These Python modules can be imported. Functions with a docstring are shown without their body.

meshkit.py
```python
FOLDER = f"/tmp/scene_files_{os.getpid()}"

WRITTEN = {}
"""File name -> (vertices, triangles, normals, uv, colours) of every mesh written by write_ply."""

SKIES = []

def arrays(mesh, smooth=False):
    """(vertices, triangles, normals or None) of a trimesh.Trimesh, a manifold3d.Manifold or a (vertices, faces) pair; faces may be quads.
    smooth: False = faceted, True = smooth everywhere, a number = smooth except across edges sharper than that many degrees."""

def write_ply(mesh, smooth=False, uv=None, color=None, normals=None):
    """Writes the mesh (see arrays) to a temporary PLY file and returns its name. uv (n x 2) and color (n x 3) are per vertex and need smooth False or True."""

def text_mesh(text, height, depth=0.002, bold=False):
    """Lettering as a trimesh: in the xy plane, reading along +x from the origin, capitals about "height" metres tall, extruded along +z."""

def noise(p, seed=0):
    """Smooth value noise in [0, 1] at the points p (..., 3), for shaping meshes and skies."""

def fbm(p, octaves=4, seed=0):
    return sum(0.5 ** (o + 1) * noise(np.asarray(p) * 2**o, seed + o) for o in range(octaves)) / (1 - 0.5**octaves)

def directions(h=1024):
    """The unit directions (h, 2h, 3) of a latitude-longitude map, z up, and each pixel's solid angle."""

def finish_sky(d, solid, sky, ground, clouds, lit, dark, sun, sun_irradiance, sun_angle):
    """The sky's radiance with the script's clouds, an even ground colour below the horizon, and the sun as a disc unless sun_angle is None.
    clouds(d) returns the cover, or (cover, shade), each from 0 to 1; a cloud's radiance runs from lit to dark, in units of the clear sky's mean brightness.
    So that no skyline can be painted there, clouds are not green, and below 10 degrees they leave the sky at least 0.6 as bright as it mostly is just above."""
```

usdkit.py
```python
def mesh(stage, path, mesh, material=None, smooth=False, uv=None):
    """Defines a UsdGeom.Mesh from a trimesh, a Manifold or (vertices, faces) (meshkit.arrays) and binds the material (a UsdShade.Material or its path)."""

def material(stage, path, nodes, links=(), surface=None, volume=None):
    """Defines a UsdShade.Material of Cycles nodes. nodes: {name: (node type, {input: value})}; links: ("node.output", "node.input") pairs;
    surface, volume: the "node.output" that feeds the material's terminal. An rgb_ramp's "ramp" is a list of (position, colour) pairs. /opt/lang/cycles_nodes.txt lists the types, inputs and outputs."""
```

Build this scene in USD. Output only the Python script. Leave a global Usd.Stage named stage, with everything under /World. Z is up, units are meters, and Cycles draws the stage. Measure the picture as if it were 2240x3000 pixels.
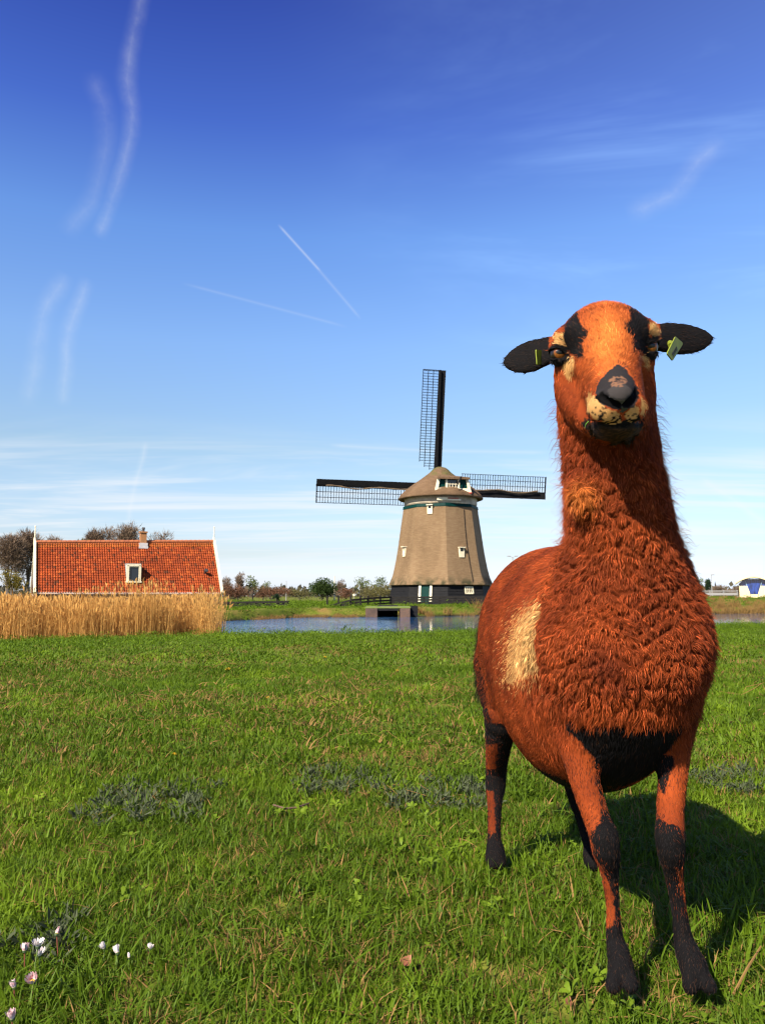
import math, random, numpy as np, trimesh, usdkit, meshkit
from scipy.spatial import cKDTree
from scipy.spatial.transform import Rotation
from pxr import Usd, UsdGeom, UsdLux, UsdShade, Gf, Sdf, Vt
stage = Usd.Stage.CreateInMemory()
UsdGeom.SetStageUpAxis(stage, UsdGeom.Tokens.z); UsdGeom.SetStageMetersPerUnit(stage, 1.0)
UsdGeom.Xform.Define(stage, '/World'); UsdGeom.Scope.Define(stage, '/World/Looks')
# ---------------------------------------------------------------- camera, sky, sun
F, CX, CY, HOR, CAMZ = 2354.0, 1120.0, 1500.0, 1745.0, 0.60      # the photograph's focal length, centre and horizon (pixels), eye height (metres)
PITCH = math.atan((HOR - CY) / F)
cam = UsdGeom.Camera.Define(stage, '/World/camera')
cam.CreateHorizontalApertureAttr(24.0); cam.CreateVerticalApertureAttr(24.0 * 3000 / 2240)
cam.CreateFocalLengthAttr(F / 2240 * 24.0)
cam.CreateFStopAttr(16.0); cam.CreateFocusDistanceAttr(1.2)
cam.CreateExposureAttr(1.45)
cam.AddTranslateOp().Set((0, 0, CAMZ)); cam.AddRotateXOp().Set(90 + math.degrees(PITCH))
SUN_EL = math.radians(41.0)
sh = np.array([-0.61, -0.79]); sh /= np.linalg.norm(sh)
SUN = np.array([sh[0] * math.cos(SUN_EL), sh[1] * math.cos(SUN_EL), math.sin(SUN_EL)])
sun = UsdLux.DistantLight.Define(stage, '/World/sun')
sun.CreateNormalizeAttr(True); sun.CreateIntensityAttr(1.25); sun.CreateAngleAttr(0.53); sun.CreateColorAttr(Gf.Vec3f(1.0, 0.92, 0.78))
sun.AddRotateZOp().Set(math.degrees(math.atan2(SUN[1], SUN[0])) + 90); sun.AddRotateXOp().Set(math.degrees(math.pi / 2 - SUN_EL))
dome = UsdLux.DomeLight.Define(stage, '/World/sky')

def ray(px, py):
    u, v = (px - CX) / F, (CY - py) / F
    c, s = math.cos(PITCH), math.sin(PITCH)
    return np.array([u, c - v * s, s + v * c])
def at(px, py, d):
    "the point that lies d metres ahead in the photograph's direction (px, py)"
    r = ray(px, py)
    return np.array([0, 0, CAMZ]) + r * (d / r[1])
def to_px(p):
    p = np.asarray(p, float) - [0, 0, CAMZ]
    c, s = math.cos(PITCH), math.sin(PITCH)
    depth, up = p[..., 1] * c + p[..., 2] * s, -p[..., 1] * s + p[..., 2] * c
    return CX + F * p[..., 0] / depth, CY - F * up / depth
def unit(v):
    v = np.asarray(v, float); return v / np.linalg.norm(v)

def sky_material():
    N = {'sky': ('sky_texture', {'sky_type': 'single_scattering', 'sun_disc': False, 'sun_elevation': SUN_EL,
                 'sun_rotation': math.atan2(SUN[0], SUN[1]), 'altitude': 0.0, 'air_density': 1.0, 'aerosol_density': 1.0, 'ozone_density': 1.0}),
         'tc': ('texture_coordinate', {}), 'xyz': ('separate_xyz', {}),
         'tone': ('rgb_ramp', {'ramp': [(0.0, (1.5, 1.65, 2.3)), (.02, (1.25, 1.35, 1.9)), (.05, (.98, 1.0, 1.2)), (.18, (1.0, 1.06, 1.08)), (.30, (.98, 1.18, 1.45)), (.42, (.76, 1.07, 1.58)),
                                        (.52, (.42, .61, 1.40)), (.62, (.26, .365, 1.10)), (1.0, (.28, .40, 1.0))]}),
         'tint': ('mix', {'mix_type': 'multiply', 'fac': 1.0}),
         'bg': ('background_shader', {'strength': 0.0555})}
    L = [('tc.generated', 'xyz.vector'), ('xyz.z', 'tone.fac'), ('sky.color', 'tint.color1'), ('tone.color', 'tint.color2')]
    n = [0]
    def node(kind, ins=None, **links):
        n[0] += 1; name = f'n{n[0]}'
        N[name] = (kind, ins or {})
        for k, src in links.items(): L.append((src, f'{name}.{k}'))
        return name
    def math_(op, a, b=None, clamp=False):
        ins, lk = {'math_type': op, 'use_clamp': clamp}, {}
        for k, x in (('value1', a), ('value2', b)):
            if x is None: continue
            if isinstance(x, str): lk[k] = x
            else: ins[k] = float(x)
        return node('math', ins, **lk) + '.value'
    # direction shaken a little by noise, so that old vapour trails waver
    def wobble(scale, amount):
        a = node('noise_texture', {'scale': scale, 'detail': 3.0}, vector='tc.generated')
        b = node('vector_math', {'math_type': 'multiply_add', 'vector2': (amount,) * 3, 'vector3': (-amount / 2,) * 3}, vector1=f'{a}.color')
        return node('vector_math', {'math_type': 'add'}, vector1='tc.generated', vector2=f'{b}.vector') + '.vector'
    wavy, straight = wobble(8.0, 0.022), 'tc.generated'
    fray = node('noise_texture', {'scale': 26.0, 'detail': 6.0, 'roughness': .7}, vector='tc.generated')
    frayed = node('map_range', {'from_min': .34, 'from_max': .66, 'to_min': .3, 'to_max': 1.0, 'clamp': True}, value=f'{fray}.fac') + '.result'
    def trail(pts, width, strength, vec, fade_ends=True):
        "soft white line along directions of the sky"
        total = None
        D = [unit(ray(*p)) for p in pts]
        for a, b in zip(D[:-1], D[1:]):
            nn, m = unit(np.cross(a, b)), unit(a + b); t = unit(b - a); half = np.linalg.norm(b - a) / 2
            dn = node('vector_math', {'math_type': 'dot_product', 'vector2': tuple(nn)}, vector1=vec) + '.value'
            dt = node('vector_math', {'math_type': 'dot_product', 'vector2': tuple(t)}, vector1=vec) + '.value'
            across = math_('power', math_('subtract', 1.0, math_('divide', math_('absolute', dn), 1.5 * width / F), True), 1.6)
            soft = max(half * .30, 1.5 * width / F)
            along = math_('divide', math_('subtract', half + soft, math_('absolute', dt)), soft, True)
            s = math_('multiply', math_('multiply', across, along), strength)
            total = s if total is None else math_('maximum', total, s)
        return total if vec == straight else math_('multiply', math_('multiply', total, frayed), 1.0)
    cover = [trail([(829, 673), (930, 785)], 4, .34, straight), trail([(915, 768), (1040, 915)], 5, .14, straight), trail([(590, 844), (966, 944)], 5, .10, straight),
             trail([(415, 5), (386, 156), (380, 237), (390, 319), (383, 393), (359, 488), (292, 671)], 20, .19, wavy),
             trail([(298, 251), (315, 305), (315, 420), (295, 502), (268, 590), (205, 665)], 24, .11, wavy),
             trail([(173, 834), (136, 909), (115, 997), (85, 1153)], 24, .18, wavy),
             trail([(248, 841), (234, 881), (210, 963), (203, 1044), (186, 1153)], 20, .21, wavy),
             trail([(2085, 440), (2045, 475), (1974, 563), (1879, 603)], 26, .16, wavy),
             trail([(420, 1310), (385, 1440), (372, 1560)], 9, .25, wavy),
             trail([(1000, 1306), (1240, 1320), (1560, 1325)], 7, .22, straight),
             trail([(2072, 1412), (2240, 1525)], 12, .35, wavy)]
    total = cover[0]
    for c in cover[1:]: total = math_('maximum', total, c)
    # cirrus: long streaks low over the horizon, and a thin veil high to one side
    flat = math_('divide', 1.0, math_('maximum', math_('add', 'xyz.z', .06), .02))
    px, py = math_('multiply', 'xyz.x', flat), math_('multiply', 'xyz.y', flat)
    comb = node('combine_xyz', {}, x=px, y=py)
    def streaks(scale, sx, sy, rot, lo, hi, det=6.0, rough=.6):
        mp = node('mapping', {'scale': (sx, sy, 1.0), 'rotation': (0, 0, rot)}, vector=f'{comb}.vector')
        nz = node('noise_texture', {'scale': scale, 'detail': det, 'roughness': rough, 'distortion': .6}, vector=f'{mp}.vector')
        return node('map_range', {'range_type': 'smoothstep', 'from_min': lo, 'from_max': hi, 'clamp': True}, value=f'{nz}.fac') + '.result'
    def band(lo0, lo1, hi0, hi1):
        a = node('map_range', {'range_type': 'smoothstep', 'from_min': lo0, 'from_max': lo1, 'clamp': True}, value='xyz.z') + '.result'
        b = node('map_range', {'range_type': 'smoothstep', 'from_min': hi0, 'from_max': hi1, 'to_min': 1.0, 'to_max': 0.0, 'clamp': True}, value='xyz.z') + '.result'
        return math_('multiply', a, b)
    low = math_('multiply', math_('multiply', streaks(.8, .55, 1.5, .35, .43, .68), band(-.02, .05, .13, .22)), .58)
    low2 = math_('multiply', math_('multiply', streaks(1.3, .35, 1.6, -.5, .46, .70), band(-.02, .04, .12, .2)), .5)
    high = math_('multiply', math_('multiply', streaks(1.5, .55, 1.1, .9, .44, .76, 7.0), band(.2, .35, 2.0, 3.0)),
                 node('map_range', {'range_type': 'smoothstep', 'from_min': -.12, 'from_max': .40, 'to_max': .40, 'clamp': True}, value='xyz.x') + '.result')
    veil = node('map_range', {'range_type': 'smoothstep', 'from_min': -.25, 'from_max': .55, 'to_max': .11, 'clamp': True}, value='xyz.x') + '.result'
    for c in (low, low2): total = math_('subtract', math_('add', total, c), math_('multiply', total, c))
    thin = node('mix', {'color2': (3.6, 5.9, 9.6)}, fac=math_('add', high, veil, True), color1='tint.color')
    mixn = node('mix', {'color2': (6.2, 6.4, 6.6)}, fac=total, color1=f'{thin}.color')
    L.append((f'{mixn}.color', 'bg.color'))
    return usdkit.material(stage, '/World/Looks/sky', N, L, surface='bg.background')
UsdShade.MaterialBindingAPI.Apply(dome.GetPrim()).Bind(sky_material())
dome.GetPrim().SetCustomDataByKey('kind', 'structure')
# ---------------------------------------------------------------- helpers
rng = np.random.default_rng(7)
taken = {}
def numbered(parent, name):
    k = taken.get((parent, name), 0); taken[(parent, name)] = k + 1
    return name if k == 0 else f'{name}_{k:03d}'
def tag(prim, label=None, cat=None, group=None, kind=None):
    for k, v in (('label', label), ('category', cat), ('group', group), ('kind', kind)):
        if v: prim.SetCustomDataByKey(k, v)
    return prim
def path_of(parent): return '/World' if parent is None else str(parent.GetPath())
def thing(name, label, cat, loc=(0, 0, 0), rotz=0.0, group=None, parent=None):
    x = UsdGeom.Xform.Define(stage, f'{path_of(parent)}/{numbered(path_of(parent), name)}')
    x.AddTranslateOp().Set(tuple(float(c) for c in loc)); x.AddRotateZOp().Set(math.degrees(rotz))
    return tag(x.GetPrim(), label, cat, group)
def obj(name, mesh, mat, parent=None, smooth=False, color=None, **tags):
    "one Mesh prim; color = one RGB per vertex of a (vertices, faces) mesh, read by the material as the attribute tint"
    p = f'{path_of(parent)}/{numbered(path_of(parent), name)}'
    m = usdkit.mesh(stage, p, mesh, mat, smooth=smooth)
    if color is not None:
        UsdGeom.PrimvarsAPI(m).CreatePrimvar('tint', Sdf.ValueTypeNames.Color3fArray, 'vertex').Set(Vt.Vec3fArray.FromNumpy(np.asarray(color, np.float32)))
    return tag(m.GetPrim(), **tags)
def copy_of(src, name, loc, rotz, label, scale=1.0, cat=None, group=None):
    x = UsdGeom.Xform.Define(stage, f'/World/{numbered("/World", name)}')
    p = x.GetPrim(); p.GetReferences().AddInternalReference(src.GetPath()); p.SetInstanceable(True)
    ops = UsdGeom.Xformable(p); ops.ClearXformOpOrder()
    x.AddTranslateOp().Set(tuple(float(c) for c in loc)); x.AddRotateZOp().Set(math.degrees(rotz)); x.AddScaleOp().Set((scale,) * 3)
    return tag(p, label, cat, group)
cat_ = trimesh.util.concatenate
def box(size, c=(0, 0, 0), bevel=0.0):
    m = trimesh.creation.box(size)
    if bevel:
        e = np.array(size) / 2; pts = []
        for ax in range(3):
            q = np.array(m.vertices); inset = np.full(3, bevel); inset[ax] = 0
            pts.append(q - np.sign(q) * inset)
        m = trimesh.convex.convex_hull(np.vstack(pts))
    m.apply_translation(c); return m
def beam(a, b, w, h=None, up=(0, 0, 1)):
    "a square bar from a to b"
    a, b = np.asarray(a, float), np.asarray(b, float); h = h or w
    t = b - a; L = np.linalg.norm(t); t /= L
    s = np.cross(t, up); s = unit(s) if np.linalg.norm(s) > 1e-6 else np.array([1.0, 0, 0]); u = np.cross(s, t)
    m = trimesh.creation.box((w, L, h)); M = np.eye(4); M[:3, 0], M[:3, 1], M[:3, 2], M[:3, 3] = s, t, u, (a + b) / 2
    m.apply_transform(M); return m
def tube(pts, radii, sides=6, cap=True):
    p = np.asarray(pts, float); r = np.broadcast_to(radii, (len(p),)).astype(float)
    t = np.gradient(p, axis=0); t /= np.linalg.norm(t, axis=1, keepdims=True) + 1e-12
    ref = np.where(np.abs(t[:, 2:]) < .9, [0, 0, 1.0], [1.0, 0, 0])
    a = np.cross(t, ref); a /= np.linalg.norm(a, axis=1, keepdims=True) + 1e-12; b = np.cross(t, a)
    an = np.arange(sides) * 2 * np.pi / sides
    v = p[:, None] + r[:, None, None] * (np.cos(an)[None, :, None] * a[:, None] + np.sin(an)[None, :, None] * b[:, None])
    v = v.reshape(-1, 3); i, j = np.meshgrid(np.arange(len(p) - 1), np.arange(sides), indexing='ij'); k = (j + 1) % sides
    q = np.stack([i * sides + j, i * sides + k, (i + 1) * sides + k, (i + 1) * sides + j], -1).reshape(-1, 4)
    f = np.vstack([q[:, [0, 2, 1]], q[:, [0, 3, 2]]])
    if cap:
        n = len(v); v = np.vstack([v, p[:1], p[-1:]]); e = np.arange(sides); k = (e + 1) % sides; last = (len(p) - 1) * sides
        f = np.vstack([f, np.stack([np.full(sides, n), e, k], 1), np.stack([np.full(sides, n + 1), last + k, last + e], 1)])
    m = trimesh.Trimesh(v, f, process=False)
    return m
def lathe(prof, sides=24):
    m = trimesh.creation.revolve(np.asarray(prof, float), sections=sides); return m
def hashed(*k):
    return np.random.default_rng(abs(hash(tuple(int(x * 1000) if not isinstance(x, str) else sum(map(ord, x)) for x in k))) % 2**32)
def mat(name, color, rough=.7, color2=None, scale=8.0, bump=0.0, bscale=None, spec=.5, detail=5.0, stretch=(1, 1, 1), ramp=(.35, .65), metal=0.0, coord='obj'):
    "plain material whose colour drifts between two tones with noise in object space, with a fine bump"
    N = {'p': ('principled_bsdf', {'roughness': rough, 'specular_ior_level': spec, 'metallic': metal, 'base_color': color})}
    L = []
    if color2 is not None or bump:
        N['g'] = ('texture_coordinate', {}) ; N['m'] = ('mapping', {'scale': stretch}); L.append(('g.object', 'm.vector'))
    if color2 is not None:
        N['n'] = ('noise_texture', {'scale': scale, 'detail': detail, 'roughness': .6}); N['r'] = ('rgb_ramp', {'ramp': [(ramp[0], color), (ramp[1], color2)]})
        L += [('m.vector', 'n.vector'), ('n.fac', 'r.fac'), ('r.color', 'p.base_color')]
    if bump:
        N['bn'] = ('noise_texture', {'scale': bscale or scale * 4, 'detail': 4.0}); N['b'] = ('bump', {'strength': 1.0, 'distance': bump})
        L += [('m.vector', 'bn.vector'), ('bn.fac', 'b.height'), ('b.normal', 'p.normal')]
    return usdkit.material(stage, f'/World/Looks/{name}', N, L, surface='p.BSDF')
# ---------------------------------------------------------------- ground and water
WATER = -0.80
def sstep(a, b, x): t = np.clip((x - a) / (b - a), 0, 1); return t * t * (3 - 2 * t)
NEAR = np.array([(-200, 2), (-40, 9), (-20, 13.5), (-8, 17), (-5, 19), (-3.9, 19.8), (0, 20.6), (2.6, 21.8), (10.8, 26), (12.9, 27), (40, 34), (200, 60)])
FAR = np.array([(-200, 20), (-60, 28), (-20, 38), (-9.5, 42), (-7.2, 47), (-5.3, 51.5), (-1.1, 52), (3, 54), (7, 57), (30, 63.4), (80, 70), (200, 90)])
def near_bank(x): return np.interp(x, NEAR[:, 0], NEAR[:, 1])
def far_bank(x): return np.interp(x, FAR[:, 0], FAR[:, 1])
CULV = (-1.10, 1.80, 52.6)                                            # culvert: left and right end, face
def height(x, y):
    x, y = np.asarray(x, float), np.asarray(y, float)
    yb = near_bank(x) + .35 * (meshkit.noise(np.stack([x * .9, x * 0, x * 0], -1), 3) - .5); ys = far_bank(x) + .5 * (meshkit.noise(np.stack([x * .7, x * 0 + 4, x * 0], -1), 4) - .5)
    mouth = (x > CULV[0] + .55) & (x < CULV[1] - .55); ys = np.where(mouth, ys + 4.5, ys)
    b = np.stack([x, y, 0 * x], -1)
    z = -.36 * np.clip((y - 4) / np.maximum(yb - 4, 1), 0, 1) + (meshkit.fbm(b * .8, 3, 1) - .5) * .10 * np.clip((y - 2.2) / 5, 0, 1) + (meshkit.fbm(b * 5, 2, 2) - .5) * .022
    z = z - 1.0 * sstep(yb - .05, yb + .75, y)
    plate = -.24 + .06 * sstep(60, 72, y) + .50 * sstep(20, 30, x) * sstep(64, 84, y) + (meshkit.fbm(b * .25, 3, 6) - .5) * .12
    z2 = -1.25 + (plate + 1.25) * sstep(ys - .7, ys + 2.4, y)
    z2 = z2 - .2 * sstep(90, 160, y)
    return np.where(y > (yb + ys) / 2, z2, z)
def ground_mesh():
    ys = np.r_[np.arange(-9, 0, .6), np.arange(0, 3, .06), np.arange(3, 31, .22), np.arange(31, 46, .8), np.arange(46, 92, .45), np.geomspace(92, 1800, 60)]
    cols = np.linspace(-1, 1, 261); cols = np.sign(cols) * np.abs(cols) ** 1.25
    Y, S = np.meshgrid(ys, cols, indexing='ij'); Xg = S * (3.5 + .95 * np.maximum(Y, 0)); Z = height(Xg, Y)
    v = np.stack([Xg, Y, Z], -1).reshape(-1, 3); nr_, nc = Y.shape
    i, j = np.meshgrid(np.arange(nr_ - 1), np.arange(nc - 1), indexing='ij'); q = np.stack([i * nc + j, i * nc + j + 1, (i + 1) * nc + j + 1, (i + 1) * nc + j], -1).reshape(-1, 4)
    return v, np.vstack([q[:, [0, 1, 2]], q[:, [0, 2, 3]]])
soil = usdkit.material(stage, '/World/Looks/meadow_ground', {
    'g': ('geometry', {}), 'n1': ('noise_texture', {'scale': 1.1, 'detail': 6.0, 'roughness': .65}), 'n2': ('noise_texture', {'scale': 22.0, 'detail': 4.0}), 'n3': ('noise_texture', {'scale': .35, 'detail': 5.0}),
    'r1': ('rgb_ramp', {'ramp': [(.3, (.050, .075, .006)), (.5, (.085, .110, .011)), (.7, (.13, .125, .024))]}),
    'r2': ('rgb_ramp', {'ramp': [(.35, (.55, .5, .45)), (.7, (1.35, 1.3, 1.2))]}), 'mul': ('mix', {'mix_type': 'multiply', 'fac': 1.0}),
    'dry': ('map_range', {'from_min': .56, 'from_max': .68, 'clamp': True, 'to_max': .75}), 'xyz': ('separate_xyz', {}), 'far': ('map_range', {'from_min': 38.0, 'from_max': 48.0, 'clamp': True}), 'mm': ('math', {'math_type': 'multiply'}),
    'mx': ('mix', {'color2': (.17, .095, .032)}), 'low': ('map_range', {'from_min': -.62, 'from_max': -.80, 'clamp': True}), 'mud': ('mix', {'color2': (.022, .016, .009)}),
    'b': ('bump', {'distance': .03, 'strength': .8}), 'p': ('principled_bsdf', {'roughness': .95, 'specular_ior_level': .1})},
    [('g.position', 'n1.vector'), ('g.position', 'n2.vector'), ('g.position', 'n3.vector'), ('n1.fac', 'r1.fac'), ('n2.fac', 'r2.fac'), ('r1.color', 'mul.color1'), ('r2.color', 'mul.color2'),
     ('n3.fac', 'dry.value'), ('g.position', 'xyz.vector'), ('xyz.y', 'far.value'), ('dry.result', 'mm.value1'), ('far.result', 'mm.value2'), ('mm.value', 'mx.fac'), ('mul.color', 'mx.color1'),
     ('xyz.z', 'low.value'), ('low.result', 'mud.fac'), ('mx.color', 'mud.color1'), ('mud.color', 'p.base_color'), ('n2.fac', 'b.height'), ('b.normal', 'p.normal')], surface='p.BSDF')
obj('meadow', ground_mesh(), soil, smooth=True, kind='structure')
water_m = usdkit.material(stage, '/World/Looks/canal_water', {
    'g': ('geometry', {}), 'm': ('mapping', {'scale': (1.0, 1.6, 1.0)}), 'n': ('noise_texture', {'scale': 2.6, 'detail': 2.0, 'roughness': .5}), 'sx': ('separate_xyz', {}), 'wind': ('map_range', {'range_type': 'smoothstep', 'from_min': 1.6, 'from_max': -1.2, 'to_min': 0.0, 'to_max': .11, 'clamp': True}), 'wm': ('math', {'math_type': 'multiply'}), 'sum': ('math', {'math_type': 'add', 'value2': .006}), 'calm': ('noise_texture', {'scale': .12, 'detail': 2.0}),
    'cr': ('map_range', {'from_min': .30, 'from_max': .52, 'to_min': .2, 'to_max': 1.0, 'clamp': True}),
    'b': ('bump', {'strength': 1.0}), 'p': ('principled_bsdf', {'base_color': (.02, .06, .13), 'roughness': .03, 'ior': 1.33, 'specular_ior_level': .5})},
    [('g.position', 'm.vector'), ('m.vector', 'n.vector'), ('g.position', 'calm.vector'), ('calm.fac', 'cr.value'), ('g.position', 'sx.vector'), ('sx.x', 'wind.value'), ('wind.result', 'wm.value1'), ('cr.result', 'wm.value2'), ('wm.value', 'sum.value1'), ('sum.value', 'b.distance'), ('n.fac', 'b.height'), ('b.normal', 'p.normal')], surface='p.BSDF')
wm = trimesh.Trimesh([(-220, 6, WATER), (220, 6, WATER), (220, 110, WATER), (-220, 110, WATER)], [(0, 1, 2), (0, 2, 3)], process=False)
obj('canal_water', wm, water_m, kind='structure')
# ---------------------------------------------------------------- windmill
def plank_mat(name, c1, c2, rough=.75):
    return mat(name, c1, rough, c2, 3.0,   .006, 18, .08, stretch=(1, 1, 6))
black_wood = plank_mat('tarred_boards', (.006, .006, .007), (.013, .0125, .013)); white_paint = mat('white_paint', (.62, .55, .38), .55, (.50, .43, .29), 5)
green_paint = mat('green_paint', (.0015, .026, .021), .5, (.002, .018, .015), 4, spec=.06); dark_void = mat('dark_opening', (.006, .006, .006), .9); glass_dark = mat('window_glass', (.012, .016, .022), .06)
red_paint = mat('red_paint', (.30, .03, .012), .5); steel = mat('galvanised_steel', (.28, .28, .28), .45, metal=.6)
def thatch_mat(name, tones, moss):
    return usdkit.material(stage, f'/World/Looks/{name}', {
        'g': ('texture_coordinate', {}), 'm': ('mapping', {'scale': (1.0, 1.0, 5.0)}), 'n': ('noise_texture', {'scale': 2.2, 'detail': 7.0, 'roughness': .7}), 'n2': ('noise_texture', {'scale': .55, 'detail': 4.0}), 'm2': ('mapping', {'scale': (1.6, 1.6, .25)}),
        'r': ('rgb_ramp', {'ramp': [(.25, tones[0]), (.5, tones[1]), (.75, tones[2])]}), 'r2': ('rgb_ramp', {'ramp': [(.30, (.82, .80, .78)), (.68, (1.10, 1.09, 1.08))]}), 'mu': ('mix', {'mix_type': 'multiply', 'fac': 1.0}),
        'xyz': ('separate_xyz', {}), 'mz': ('map_range', {'from_min': moss[0], 'from_max': moss[1], 'clamp': True}), 'nm': ('noise_texture', {'scale': 1.7, 'detail': 4.0}), 'ms': ('map_range', {'from_min': .40, 'from_max': .62, 'clamp': True}), 'mf': ('math', {'math_type': 'multiply'}),
        'mx': ('mix', {'color2': moss[2]}), 'bn': ('noise_texture', {'scale': 26.0, 'detail': 3.0}), 'b': ('bump', {'distance': .05, 'strength': 1.0}), 'p': ('principled_bsdf', {'roughness': .95, 'specular_ior_level': .1})},
        [('g.object', 'm.vector'), ('m.vector', 'n.vector'), ('g.object', 'm2.vector'), ('m2.vector', 'n2.vector'), ('n.fac', 'r.fac'), ('n2.fac', 'r2.fac'), ('r.color', 'mu.color1'), ('r2.color', 'mu.color2'), ('g.object', 'xyz.vector'), ('xyz.z', 'mz.value'),
         ('g.object', 'nm.vector'), ('nm.fac', 'ms.value'), ('mz.result', 'mf.value1'), ('ms.result', 'mf.value2'), ('mf.value', 'mx.fac'), ('mu.color', 'mx.color1'), ('mx.color', 'p.base_color'), ('m.vector', 'bn.vector'), ('bn.fac', 'b.height'), ('b.normal', 'p.normal')], surface='p.BSDF')
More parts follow.
